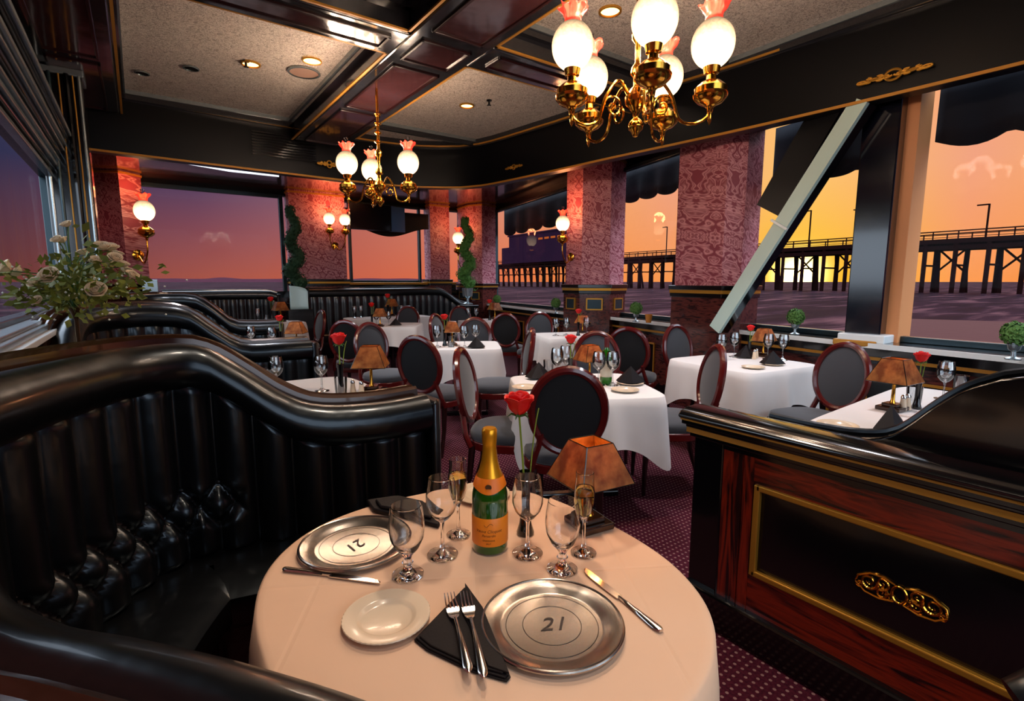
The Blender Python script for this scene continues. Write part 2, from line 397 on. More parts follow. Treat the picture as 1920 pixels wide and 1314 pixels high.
# ---- ceiling beams (coffers)
def beam(name, x0, x1, y0, y1, z=3.15, along='y', cuts=()):
    mb = MB().box(((x0 + x1) / 2, (y0 + y1) / 2, (z + ZC) / 2), (x1 - x0, y1 - y0, ZC - z))
    o = struct(mb.build(name, beam_e, bevel=0.012))
    return o
beam('trim_5', 1.72, 2.32, -2.5, 7.0)
beam('trim_6', -0.55, -0.02, -2.5, 7.0)
beam('trim_7', -0.02, 1.72, 3.62, 4.0)
beam('trim_8', 2.32, 4.45, 3.45, 3.85)
def framed(x0, x1, y0, y1, z, nm):
    mb = MB(); w_ = 0.022
    for c, sz in (((x0, (y0 + y1) / 2), (w_, y1 - y0 + w_)), ((x1, (y0 + y1) / 2), (w_, y1 - y0 + w_)), (((x0 + x1) / 2, y0), (x1 - x0 + w_, w_)), (((x0 + x1) / 2, y1), (x1 - x0 + w_, w_))):
        mb.box((c[0], c[1], z - 0.008), (sz[0], sz[1], 0.018))
    struct(mb.build(nm, mahog_d, bevel=0.004))
    struct(MB().box(((x0 + x1) / 2, (y0 + y1) / 2, z - 0.002), (x1 - x0, y1 - y0, 0.006)).build(nm + 'b', beam_m)).name = nm.replace('trim', 'trim') 
k = 9
for (a, b, c, d) in [(1.82, 2.22, 4.15, 5.35), (1.82, 2.22, 5.5, 6.9), (1.82, 2.22, 3.62, 4.0), (1.82, 2.22, 1.2, 3.45), (1.82, 2.22, -1.5, 1.05), (0.1, 1.6, 3.71, 3.91), (2.45, 4.35, 3.55, 3.75), (-0.45, -0.12, 4.2, 5.4), (-0.45, -0.12, 5.55, 6.9), (-0.45, -0.12, 2.4, 4.0)]:
    x0, x1, y0, y1 = a, b, c, d
    mb = MB(); w_ = 0.022; z = 3.15
    for cc, sz in (((x0, (y0 + y1) / 2), (w_, y1 - y0 + w_)), ((x1, (y0 + y1) / 2), (w_, y1 - y0 + w_)), (((x0 + x1) / 2, y0), (x1 - x0 + w_, w_)), (((x0 + x1) / 2, y1), (x1 - x0 + w_, w_))):
        mb.box((cc[0], cc[1], z - 0.008), (sz[0], sz[1], 0.018))
    struct(mb.build('trim_%d' % k, mahog_d, bevel=0.004)); k += 1
    struct(MB().box(((x0 + x1) / 2, (y0 + y1) / 2, z - 0.002), (x1 - x0 - 0.02, y1 - y0 - 0.02, 0.006)).build('trim_%d' % k, beam_m)); k += 1
# coffer inner mouldings: dark step + gold line round every bay
for (x0, x1, y0, y1) in [(-0.02, 1.72, 4.0, 7.05), (2.32, 4.35, 3.85, 6.5), (-0.02, 1.72, -2.0, 3.62), (2.32, 4.55, -2.0, 3.45)]:
    for off, zz, hh, m_ in ((0.0, ZC - 0.045, 0.09, beam_e), (0.045, ZC - 0.02, 0.04, silver), (0.01, 3.165, 0.014, goldline)):
        mb = MB(); w_ = 0.05 if m_ is beam_e else 0.02
        for cc, sz in (((x0 + off + w_ / 2, (y0 + y1) / 2), (w_, y1 - y0 - 2 * off)), ((x1 - off - w_ / 2, (y0 + y1) / 2), (w_, y1 - y0 - 2 * off)), (((x0 + x1) / 2, y0 + off + w_ / 2), (x1 - x0 - 2 * off, w_)), (((x0 + x1) / 2, y1 - off - w_ / 2), (x1 - x0 - 2 * off, w_))):
            if m_ is goldline and cc[1] > y1 - 0.2 and y1 > 6: continue
            if m_ is goldline and cc[0] > 4.2: continue
            mb.box((cc[0], cc[1], zz), (sz[0], sz[1], hh))
        struct(mb.build('trim_%d' % k, m_)); k += 1
# black near bay panel over the camera side
struct(MB().box((0.85, 0.8, ZC - 0.03), (1.64, 5.55, 0.02)).build('trim_%d' % k, lacquer_blue)); k += 1

# ---- walls under windows (dado), right side and back
def seg_wall(path, z0, z1, thick, name, m):
    return ribbon(path, 0.0, thick, z0, z1, name, m, smooth=False)
ribbon(WALLR, 0.0, 0.16, 0, SILL, 'wall_right', wood_dado, smooth=False)
ribbon(WALLR, -0.10, 0.34, SILL, SILL + 0.03, 'trim_%d' % k, lacquer); k += 1
ribbon(WALLR, -0.115, -0.1, SILL - 0.01, SILL + 0.03, 'trim_%d' % k, chrome); k += 1
ribbon(WALLR, -0.05, 0.0, SILL - 0.14, SILL, 'trim_%d' % k, lacquer); k += 1
ribbon(WALLR, -0.062, -0.05, SILL - 0.11, SILL - 0.085, 'trim_%d' % k, goldline); k += 1
ribbon(WALLR, -0.03, 0.0, 0, 0.12, 'baseboard_right', lacquer)
# upper right wall band above window heads (mostly behind the fascia)
WX = offs(WALLR, 0.22)
ribbon(WX, 0.0, 0.12, 2.98, ZP, 'trim_%d' % k, lacquer_blue, smooth=False); k += 1
# dado panels: dark inset with gold edges
def rect_frame_on(p0, p1, z0, z1, out, m, wd=0.02, th=0.014):
    """frame on vertical plane between 2d p0,p1, offset 'out' to the left of p0->p1"""
    a = Vector((p0[0], p0[1], 0)); b = Vector((p1[0], p1[1], 0)); t = (b - a).normalized(); n = Vector((-t.y, t.x, 0))
    M = Matrix((t, n, Vector((0, 0, 1)))).transposed(); L = (b - a).length; c = (a + b) / 2 + n * out; mb = MB()
    zc = (z0 + z1) / 2
    mb.box(c + Vector((0, 0, z0)), (L, th, wd), M); mb.box(c + Vector((0, 0, z1)), (L, th, wd), M)
    mb.box(c - t * L / 2 + Vector((0, 0, zc)), (wd, th, z1 - z0 + wd), M); mb.box(c + t * L / 2 + Vector((0, 0, zc)), (wd, th, z1 - z0 + wd), M)
    return mb, c, M, L
for i in range(1, 8):
    a = Vector(WALLR[i]); b = Vector(WALLR[i + 1]); L = (b - a).length; nseg = 1 if L < 1.5 else 2
    for q in range(nseg):
        p = a.lerp(b, (q + 0.14) / nseg); r_ = a.lerp(b, (q + 0.86) / nseg)
        mb, c, M, LL = rect_frame_on(p, r_, 0.2, 0.62, 0.012, goldline)
        struct(mb.build('trim_%d' % k, goldline)); k += 1
        struct(MB().box(c + Vector((0, 0, 0.41)), (LL - 0.02, 0.012, 0.40), M).build('trim_%d' % k, lacquer)); k += 1
# back wall
struct(MB().box((3.0, YB + 0.08, 0.55), (7.4, 0.16, 1.1)).build('wall_back', wood_dado))
struct(MB().box((3.0, YB + 0.08, ZP - 0.02), (7.4, 0.16, 0.16)).build('trim_%d' % k, lacquer_blue)); k += 1
struct(MB().box((3.0, YB - 0.03, 1.16), (7.2, 0.10, 0.12)).build('trim_%d' % k, lacquer)); k += 1
struct(MB().box((4.2, YB - 0.06, 1.36), (3.6, 0.10, 0.05)).build('trim_%d' % k, goldline, bevel=0.01)); k += 1
struct(MB().box((4.2, YB - 0.03, 1.28), (3.6, 0.10, 0.12)).build('trim_%d' % k, lacquer)); k += 1
# left wall: below and above the window
struct(MB().box((XL - 0.08, 4.0, 0.5), (0.16, 13.2, 1.0)).build('wall_left', wallp))
struct(MB().box((XL - 0.08, 4.0, 2.95), (0.16, 13.2, 0.9)).build('trim_%d' % k, lacquer_blue)); k += 1
struct(MB().box((XL - 0.01, 8.4, 1.7), (0.02, 4.4, 1.9)).build('trim_%d' % k, wallp)); k += 1
struct(MB().box((XL - 0.08, 0.0, 1.7), (0.16, 4.0, 1.9)).build('trim_%d' % k, wallp)); k += 1
for j, (z, h, d, m_) in enumerate([(1.145, 0.03, 0.12, silver), (1.115, 0.03, 0.15, chrome), (1.08, 0.04, 0.11, lacquer), (1.17, 0.02, 0.09, silver), (1.04, 0.03, 0.07, silver)]):
    struct(MB().box((XL + d / 2, 4.0, z), (d, 4.0, h)).build('trim_%d' % k, m_, bevel=0.004)); k += 1
for j in range(9):   # fluted silver cornice over the left window
    z = 2.28 + j * 0.042; d = 0.05 + 0.018 * j
    struct(MB().box((XL + d / 2, 4.0, z), (d, 4.0, 0.022 if j % 2 else 0.034)).build('trim_%d' % k, silver if j % 3 != 1 else lacquer, bevel=0.006)); k += 1
struct(MB().box((XL + 0.02, 3.9, 3.0), (0.04, 3.4, 0.62)).build('trim_%d' % k, lacquer)); k += 1
struct(MB().box((XL + 0.045, 3.95, 2.9), (0.02, 2.6, 0.36)).build('trim_%d' % k, mat('red_panel', (86, 20, 12), 0.4))); k += 1

# ---- windows
def window(n, p0, p1, z0, z1, fr=0.05, mull=()):
    a = Vector((p0[0], p0[1], 0)); b = Vector((p1[0], p1[1], 0)); t = (b - a).normalized(); nn = Vector((-t.y, t.x, 0)); M = Matrix((t, nn, Vector((0, 0, 1)))).transposed()
    L = (b - a).length; c = (a + b) / 2; zc = (z0 + z1) / 2
    root = bpy.data.objects.new('window_%d' % n, None); C.objects.link(root); struct(root); root.location = (c.x, c.y, z0)
    lo = lambda v: v - root.location
    mb = MB()
    for x in (-L / 2 + fr / 2, L / 2 - fr / 2): mb.box(lo(c + t * x + Vector((0, 0, zc))), (fr, 0.08, z1 - z0), M)
    for z in (z0 + fr / 2, z1 - fr / 2): mb.box(lo(c + Vector((0, 0, z))), (L - 2 * fr, 0.078, fr), M)
    for x in mull: mb.box(lo(c + t * (x * L) + Vector((0, 0, zc))), (fr, 0.07, z1 - z0 - 2 * fr), M)
    mb.build('window_frame', wframe, root, bevel=0.006)
    MB().box(lo(c + Vector((0, 0, zc))), (L - fr * 2, 0.008, z1 - z0 - fr * 2), M).build('window_pane', pane, root)
WO = offs(WALLR, 0.2)
def wpt(Y):
    for (x0, y0), (x1, y1) in zip(WO, WO[1:]):
        if y0 <= Y <= y1: return (x0 + (x1 - x0) * (Y - y0) / (y1 - y0), Y)
window(1, wpt(-1.6), wpt(1.56), SILL + 0.03, 2.98)
window(2, wpt(1.86), wpt(3.12), SILL + 0.03, 2.98)
window(3, wpt(3.95), wpt(5.42), SILL + 0.03, 2.98)
window(4, wpt(6.25), wpt(9.8), SILL + 0.03, 2.98)
window(5, (6.15, YB), (5.80, YB), 1.1, 3.02, 0.03)
window(6, (5.15, YB), (3.55, YB), 1.38, 3.02)
window(7, (2.32, YB), (0.05, YB), 1.1, 3.02, 0.07)
window(8, (XL - 0.03, 6.1), (XL - 0.03, 2.0), 1.16, 2.34, 0.05)

# ================================================================== OUTSIDE
sea_m = mat('sea_water', (38, 22, 33), 0.55, spec=0.12); r = nodes(sea_m); TT = r.T
tc = TT.new('ShaderNodeTexCoord'); mp = TT.new('ShaderNodeMapping'); TT.l.new(tc.outputs['Object'], mp.inputs[0]); mp.inputs['Rotation'].default_value = (0, 0, YAW + 0.3); mp.inputs['Scale'].default_value = (0.12, 0.75, 1)
n1 = TT.new('ShaderNodeTexNoise'); n1.inputs['Scale'].default_value = 0.75; n1.inputs['Detail'].default_value = 5; TT.l.new(mp.outputs[0], n1.inputs[0])
b1 = TT.new('ShaderNodeBump'); b1.inputs['Strength'].default_value = 0.8; b1.inputs['Distance'].default_value = 0.7; TT.l.new(n1.outputs[0], b1.inputs['Height']); TT.l.new(b1.outputs[0], r.p.inputs['Normal'])
cc = TT.ramp(n1.outputs[0], [(0.40, lin(14, 7, 14)), (0.54, lin(28, 15, 24)), (0.66, lin(70, 44, 48))]); dif = TT.new('ShaderNodeBsdfDiffuse'); TT.l.new(cc, dif.inputs[0]); TT.l.new(b1.outputs[0], dif.inputs['Normal'])
glo = TT.new('ShaderNodeBsdfGlossy'); glo.inputs['Roughness'].default_value = 0.25; glo.inputs[0].default_value = (1, 0.7, 0.7, 1); TT.l.new(b1.outputs[0], glo.inputs['Normal'])
mxx = TT.new('ShaderNodeMixShader'); mxx.inputs[0].default_value = 0.035; TT.l.new(dif.outputs[0], mxx.inputs[1]); TT.l.new(glo.outputs[0], mxx.inputs[2])
TT.l.new(mxx.outputs[0], [n for n in TT.n if n.type == 'OUTPUT_MATERIAL'][0].inputs[0])
def seaf(u, v):
    d = 14 + (v ** 3) * 6000; a = math.radians(-75 + 150 * u) ; az = YAW + a
    z = -0.8 + (0.10 * math.sin(d * 0.5 + 2 * math.sin(u * 30)) if d < 90 else 0)
    return (math.sin(az) * d, math.cos(az) * d, z)
o = MB().grid(seaf, 90, 160).build('sea', sea_m, smooth='all'); o['kind'] = 'stuff'; tag(o, 'purple rippling sea behind the windows', 'sea')
sand = bump(mat('wet_sand', (62, 28, 26), 0.9, spec=0.1), 1.5, 0.6, 0.1)
pa = [at(1700, 596, -0.62), at(1990, 604, -0.62), at(2150, 700, -0.62), at(1950, 700, -0.62), at(1750, 655, -0.62), at(1640, 640, -0.62)]
o = MB().prism([(p.x, p.y) for p in pa], -1.0, -0.66).build('beach_sand', sand); struct(o); o.name = 'floor.001'

def matte(name, col, gl=0.0, rough=0.4):
    m = bpy.data.materials.new(name); m.use_nodes = True; T = NT(m.node_tree)
    d = T.new('ShaderNodeBsdfDiffuse'); d.inputs[0].default_value = lin(*col)
    o = T.new('ShaderNodeOutputMaterial'); T.l.new(d.outputs[0], o.inputs[0]); return m
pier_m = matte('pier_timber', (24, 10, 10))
pr = thing('pier', 'long dark timber pier on crossed piles standing in the sea', 'pier')
A = atd(1960, 528, 132); B = atd(880, 528, 285); A.z = B.z = 0
dirp = (B - A).normalized(); nrm = Vector((-dirp.y, dirp.x, 0)); Lp = (B - A).length; MP = Matrix((dirp, nrm, Vector((0, 0, 1)))).transposed()
DK = 9.2; cmid = (A + B) / 2
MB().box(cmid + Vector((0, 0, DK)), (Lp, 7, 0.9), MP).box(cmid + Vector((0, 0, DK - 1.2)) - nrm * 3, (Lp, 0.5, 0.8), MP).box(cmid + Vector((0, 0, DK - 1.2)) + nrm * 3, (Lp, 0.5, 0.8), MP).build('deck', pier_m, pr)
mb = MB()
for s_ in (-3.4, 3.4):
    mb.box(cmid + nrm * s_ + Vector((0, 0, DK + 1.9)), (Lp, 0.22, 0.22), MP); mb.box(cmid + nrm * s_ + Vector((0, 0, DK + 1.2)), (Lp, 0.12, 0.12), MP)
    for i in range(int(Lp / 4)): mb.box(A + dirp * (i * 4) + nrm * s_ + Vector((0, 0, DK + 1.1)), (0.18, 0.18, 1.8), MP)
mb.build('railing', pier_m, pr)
nb = 46
for i in range(nb):
    p = A + dirp * (Lp * (i + 0.5) / nb)
    mb = MB()
    lean = random.uniform(-0.6, 0.6)
    mb.tube([p - nrm * 3 + Vector((0, 0, -3)) + dirp * lean, p - nrm * 3 + Vector((0, 0, DK))], [0.55, 0.42], 6)
    mb.tube([p - nrm * 3.9 + Vector((0, 0, -3)) - dirp * lean * 1.4, p - nrm * 2 + Vector((0, 0, DK))], 0.3, 5)
    mb.tube([p + nrm * 3 + Vector((0, 0, -3)), p + nrm * 3 + Vector((0, 0, DK))], 0.4, 6)
    mb.box(p + Vector((0, 0, DK - 4.6)), (0.4, 7, 0.35), MP)
    if i % 2 == 0 and i < nb - 1:
        q = p + dirp * (Lp / nb)
        mb.tube([p - nrm * 3 + Vector((0, 0, DK - 1)), q - nrm * 3 + Vector((0, 0, DK - 6))], 0.2, 4); mb.tube([q - nrm * 3 + Vector((0, 0, DK - 1)), p - nrm * 3 + Vector((0, 0, DK - 6))], 0.2, 4)
    mb.build('pile_bent', pier_m, pr)
for px, top, w_, lab in [(1511, 395, 'l', 'pier lamp post nearest left of the leaning brace foot sun'), (1605, 392, 'r', ''), (1838, 383, 'l', ''), (1247, 425, 'l', '')]:
    pass
def on_pier(px):
    d = ray(px, 528); # intersection with pier line in plan
    den = d.x * dirp.y - d.y * dirp.x; t = (A.x * dirp.y - A.y * dirp.x) / den
    return Vector((d.x * t, d.y * t, 0)), t * F_PX
for px, top, lab in [(1511, 395, 'thin pier lamp post directly above the setting sun'), (1605, 392, 'thin pier lamp post just left of the dark window mullion'), (1838, 383, 'tall pier lamp post seen in the rightmost window'), (1247, 425, 'pier lamp post seen in the narrow window between two wallpapered pillars')]:
    p, dep = on_pier(px); th = (528 - top) / F_PX * dep * 0.98 + 1.4
    t_ = thing('pier_lamp_post', lab, 'lamp post', (p.x, p.y, DK + 0.4), 0, 'pier lamp posts')
    MB().tube([(0, 0, 0), (0, 0, th - DK - 0.4)], 0.17, 6).build('pole', pier_m, t_)
    MB().box(Vector((0, 0, th - DK - 0.5)) + dirp * 0.9, (1.8, 0.3, 0.25), MP).build('lamp_head', pier_m, t_)
# pier building
pb, dep = on_pier(1040)
bh = thing('pier_building', 'dark flat-roofed building standing on the pier', 'building', (pb.x, pb.y, DK + 0.45))
Wd = 138 / F_PX * dep / abs(dirp.dot(RT)); hh = (492 - 437) / F_PX * dep
blm = matte('building_dark', (34, 18, 34))  # one even dark colour for the whole building
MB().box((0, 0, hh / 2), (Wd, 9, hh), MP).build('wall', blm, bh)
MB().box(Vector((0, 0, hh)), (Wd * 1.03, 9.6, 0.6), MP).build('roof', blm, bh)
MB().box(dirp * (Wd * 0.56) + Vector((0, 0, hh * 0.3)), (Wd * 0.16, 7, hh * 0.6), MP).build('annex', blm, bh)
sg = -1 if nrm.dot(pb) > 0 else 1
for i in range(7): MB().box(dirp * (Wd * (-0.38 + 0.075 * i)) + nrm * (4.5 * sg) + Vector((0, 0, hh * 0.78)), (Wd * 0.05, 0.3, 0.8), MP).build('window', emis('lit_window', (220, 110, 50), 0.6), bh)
# hills
hm = mat('far_hills', (92, 52, 66), 1.0, spec=0)
o = MB(); pts = []
for i in range(60):
    px = 180 + i * 11; d = 3000
    hgt = 14 + 16 * max(0, noise.noise(Vector((i * 0.16, 0, 0)))) + 10 * max(0, noise.noise(Vector((i * 0.07, 3, 0))))
    q = atd(px, 528, d); pts.append((q.x, q.y, 1.4 + hgt))
vs = []
for x, y, z in pts: vs += [(x, y, -5), (x, y, z), (x * 1.08, y * 1.08, z * 0.6), (x * 1.08, y * 1.08, -5)]
fs = []
for i in range(59):
    for q in range(4): fs.append((4 * i + q, 4 * i + (q + 1) % 4, 4 * i + 4 + (q + 1) % 4, 4 * i + 4 + q))
fs += [(0, 1, 2, 3), (236 + 3, 236 + 2, 236 + 1, 236)]
o.add(vs, fs); struct(o.build('trim_%d' % k, hm)); k += 1

# awnings / valances hanging outside the windows
awn = mat('navy_awning', (8, 12, 26), 0.9)
def valance(p0, p1, z0, z1, label, amp=0.05, nsc=6, drop=0.0):
    a = Vector((p0[0], p0[1], 0)); b = Vector((p1[0], p1[1], 0))
    def f(u, v):
        p = a.lerp(b, u); z = z1 + (z0 - z1 - amp * abs(math.sin(PI * u * nsc)) - drop * u) * v
        t = (b - a).normalized(); n_ = Vector((t.y, -t.x, 0)); q = p + n_ * (0.03 * math.sin(u * nsc * 2 * PI) * v)
        return (q.x, q.y, z)
    o = MB().grid(f, 60, 5).build('awning_valance', awn, smooth=True, solid=0.02); return tag(o, label, 'awning', 'scalloped awnings')
WQ = offs(WALLR, 0.5)
def wq(Y):
    for (x0, y0), (x1, y1) in zip(WQ, WQ[1:]):
        if y0 <= Y <= y1: return (x0 + (x1 - x0) * (Y - y0) / (y1 - y0), Y)
valance(wq(-1.6), wq(1.5), 2.52, 3.0, 'navy scalloped awning edge over the rightmost window', 0.07, 7)
valance(wq(1.7), wq(2.95), 2.42, 3.0, 'navy awning edge over the window with the diagonal brace', 0.03, 3)
valance(wq(3.95), wq(5.5), 2.62, 3.05, 'navy awning edge over the narrow window between pillars', 0.06, 4)
valance(wq(6.2), wq(9.9), 2.52, 3.05, 'navy scalloped awning edge over the window showing the pier building', 0.09, 6)

# ---- window 1/2 mullion (leaning dark post with orange jamb)
mu = wpt(1.66)
struct(MB().box((mu[0] - 0.08, 1.72, 1.95), (0.30, 0.26, 2.1)).build('trim_%d' % k, mat('mullion_black_gloss', (10, 12, 24), 0.12, coat=0.8), bevel=0.01)); k += 1
struct(MB().box((mu[0] - 0.10, 1.70, SILL + 0.06), (0.42, 0.34, 0.07)).build('trim_%d' % k, chrome, bevel=0.01)); k += 1
struct(MB().box((mu[0] - 0.14, 1.74, SILL + 0.02), (0.36, 0.32, 0.05)).build('trim_%d' % k, goldline, bevel=0.01)); k += 1
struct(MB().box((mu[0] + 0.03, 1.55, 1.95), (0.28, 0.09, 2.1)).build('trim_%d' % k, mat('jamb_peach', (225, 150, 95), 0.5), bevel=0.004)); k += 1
# extra jambs beside each pillar
for Y in (3.22, 3.88, 6.1):
    p = wpt(Y); struct(MB().box((p[0], Y, 1.82), (0.22, 0.13, 1.9)).build('trim_%d' % k, lacquer, bevel=0.01)); k += 1

# ---- diagonal brace
br = thing('diagonal_brace', 'pale green steel diagonal brace crossing the window beside the mullion', 'brace')
p1 = Vector((4.60, 1.79, 2.78)); p2 = Vector((4.62, 2.93, 0.93))
dd = (p2 - p1); Ld = dd.length; dn = dd.normalized(); nx = Vector((-1, 0.12, 0)); nx = (nx - dn * nx.dot(dn)).normalized(); ny = dn.cross(nx)
MM = Matrix((dn, nx, ny)).transposed()
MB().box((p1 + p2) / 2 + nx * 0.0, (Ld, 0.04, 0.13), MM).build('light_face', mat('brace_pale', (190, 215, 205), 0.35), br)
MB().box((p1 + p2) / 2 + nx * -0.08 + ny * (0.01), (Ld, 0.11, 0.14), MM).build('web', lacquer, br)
MB().box((p1 * 0.52 + p2 * 0.48) + nx * 0.035, (0.02, 0.02, 0.18), MM).build('joint_strip', chrome, br)
sh_ = thing('slanted_dark_panel', 'black slanted panel behind the pale diagonal brace', 'panel')  # flat black board filling the dark wedge beside the brace
p3 = atx(1560, 190, 4.72); p4 = atx(1442, 395, 4.72); dd = p4 - p3; dn2 = dd.normalized(); nx2 = Vector((-1, 0.12, 0)); nx2 = (nx2 - dn2 * nx2.dot(dn2)).normalized()
MB().box((p3 + p4) / 2, (dd.length, 0.05, 0.26), Matrix((dn2, nx2, dn2.cross(nx2))).transposed()).build('panel_board', lacquer_blue, sh_)

# beach house glimpsed left of the brace
q = atd(1395, 478, 22)
q = atd(1378, 478, 22)
hb = thing('beach_house', 'small beige house wall with a blue-grey window left of the brace', 'building', (q.x, q.y, -0.7), -YAW)
MB().box((-0.2, 0, 1.45), (1.5, 1.6, 3.5)).build('wall', mat('beige_stucco', (165, 140, 105), 0.8), hb)
MB().box((0.1, -0.82, 2.25), (0.75, 0.06, 0.75)).build('window', mat('house_window', (90, 125, 160), 0.2), hb)
MB().box((0, 0, 3.25), (1.7, 1.9, 0.14)).build('roof', mat('grey_roof', (150, 150, 145), 0.7), hb)

# ================================================================== PILLARS
def pillar(label, pts, z0=0.0, z1=ZP, cap=1.33, facets=True, frames=()):
    """pts: 2D polygon footprint in world"""
    cx = sum(p[0] for p in pts) / len(pts); cy = sum(p[1] for p in pts) / len(pts)
    t_ = thing('wallpapered_pillar', label, 'pillar', (cx, cy, 0))
    L = [(p[0] - cx, p[1] - cy) for p in pts]
    sc = lambda s_: [(x * s_, y * s_) for x, y in L]
    def grow(d):
        out = []
        for x, y in L:
            l = math.hypot(x, y); out.append((x * (1 + d / l), y * (1 + d / l)))
        return out
    MB().prism(L, cap, z1).build('shaft', wallp, t_)
    MB().prism(grow(0.03), z0, cap - 0.09).build('dado', wood_dado, t_)
    MB().prism(grow(0.07), cap - 0.02, cap + 0.03).prism(grow(0.05), cap - 0.10, cap - 0.055).build('cap_moulding', lacquer, t_, bevel=0.006)
    MB().prism(grow(0.055), cap - 0.055, cap - 0.02).build('gold_band', gold, t_)
    for i in frames:
        g = grow(0.034); a = Vector(g[i]); b = Vector(g[(i + 1) % len(g)])
        if (b - a).length < 0.06: continue
        m_ = (a + b) / 2
        side = -1 if Vector(((b - a).y, -(b - a).x)).dot(m_) > 0 else 1
        p0, p1 = (a.lerp(b, 0.25), a.lerp(b, 0.75)) 
        mb, c, M, LL = rect_frame_on(p0, p1, cap - 0.32, cap - 0.17, 0.008 * side, gold, 0.018, 0.02); mb.build('gold_frame', gold, t_)
        MB().box(c + Vector((0, 0, cap - 0.245)), (LL, 0.01, 0.14), M).build('inset_panel', wframe, t_)
    MB().prism(grow(0.02), z1 - 0.05, z1 - 0.02).build('top_bead', goldline, t_)
    return t_
pA = pillar('broad pink damask pillar left of the window with the diagonal brace', [(4.95, 3.68), (4.84, 3.03), (4.96, 2.89), (5.36, 2.95), (5.45, 3.75)], cap=1.33, z1=ZP)
pB = pillar('pink damask pillar with a single lamp between two right-hand windows', [(5.15, 5.75), (5.10, 5.37), (5.32, 5.04), (5.72, 5.14), (5.76, 5.85)], frames=(0, 1, 2), z1=ZP)
pC = pillar('slim pink pillar at the far corner beside the topiary', [(6.10, 10.58), (6.05, 10.02), (6.20, 9.69), (6.6, 9.75), (6.62, 10.58)], frames=(0, 1), z1=ZP)
pD = pillar('wide pink wallpapered pier carrying the twin wall lamp', [(2.38, YB + 0.1), (2.38, YB - 0.22), (3.42, YB - 0.22), (3.42, YB + 0.1)], cap=1.42, z1=ZP)
pE = pillar('narrow dark pink pier behind the right spiral topiary', [(5.3, YB + 0.1), (5.3, YB - 0.2), (5.78, YB - 0.2), (5.78, YB + 0.1)], cap=1.42, z1=ZP)
pF = pillar('dim red pillar with a single lamp left of the big purple window', [(-0.48, YB + 0.1), (-0.48, YB - 0.25), (-0.12, YB - 0.5), (0.16, YB - 0.25), (0.12, YB + 0.1)], cap=1.33, z1=ZP)

# left black fluted column
lc = thing('fluted_column', 'tall black fluted column with gold lines at the left partition end', 'column', (-0.40, 5.95, 0))
MB().box((0, 0, 1.7), (0.30, 0.30, 3.4)).build('shaft', lacquer, lc, bevel=0.01)
for x, m_, r_ in ((-0.12, silver, 0.012), (-0.06, wframe, 0.014), (0.0, goldline, 0.006), (0.05, lacquer, 0.02), (0.09, goldline, 0.006), (0.13, silver, 0.012)):
    MB().tube([(x, -0.155, 0.1), (x, -0.155, 3.1)], r_, 8).build('flute', m_, lc, smooth=True)
for z, s_ in ((3.12, 0.33), (3.19, 0.36), (3.27, 0.40)): MB().box((0, 0, z), (s_, s_, 0.06)).build('capital', silver, lc, bevel=0.01)

# fascia ornaments and vent
def scroll(mb, c, ax, az, s, flip=1, r=0.006):
    """spiral scroll in plane ax/az"""
    for (ox, oz, sz, ph, tn) in ((0.18, 0.0, 0.16, PI, 1.6), (0.46, 0.03, 0.13, PI * 0.9, 1.5), (0.78, -0.02, 0.17, PI, 1.7), (0.32, 0.16, 0.09, 0.5, 1.2), (0.32, -0.16, 0.09, 0.5, -1.2), (0.62, 0.15, 0.09, 1.5, 1.3), (0.62, -0.14, 0.09, 1.5, -1.3)):
        pts = []
        for i in range(26):
            t = i / 25; rr = sz * (1 - 0.75 * t); a = ph + tn * 2 * PI * t
            pts.append(c + ax * ((ox + rr * math.cos(a)) * s * flip) + az * ((oz + rr * math.sin(a)) * s))
        mb.tube(pts, [r * (1.25 - 0.7 * i / 25) for i in range(26)], 6)
def ornament(label, c, ax, w_, h_, r=0.006, m_=gold):
    t_ = thing('gilt_scroll_ornament', label, 'ornament', c); az = Vector((0, 0, 1)); mb = MB()
    for f in (1, -1): scroll(mb, Vector((0, 0, 0)), ax, az * (h_ / w_ * 1.5), w_ / 2, f, r)
    mb.build('scrollwork', m_, t_, smooth=True)
    mb = MB(); nrm_ = ax.cross(az); 
    mb.tube([ax * (0.1 * w_ * math.cos(a)) + az * (0.36 * h_ * math.sin(a)) for a in [2 * PI * i / 24 for i in range(24)]], r * 1.3, 6, closed=True); mb.build('centre_ring', m_, t_, smooth=True)
    return t_
q = atx(1675, 140, 4.56); ornament('gilt scroll ornament on the black fascia above the mullion', (4.555, q.y, q.z), Vector((0.03, -1, 0)).normalized(), 0.5, 0.10, 0.007)
q = atx(1022, 277, 4.27); ornament('small gilt scroll ornament on the fascia near the middle pillar', (4.19, 5.75, 2.92), Vector((0.12, -1, 0)).normalized(), 0.36, 0.08, 0.006)
q = aty(617, 293, 7.08); ornament('small gilt scroll ornament on the fascia above the far chandelier', (q.x, 7.08, 2.93), Vector((1, 0, 0)), 0.34, 0.12, 0.007)
vt = thing('air_vent', 'dark slatted air vent in the far black fascia', 'vent', (1.62, 7.09, 3.08))
for i in range(9): MB().box((0, 0, -0.14 + i * 0.033), (0.75, 0.03, 0.014)).build('slat', lacquer, vt)
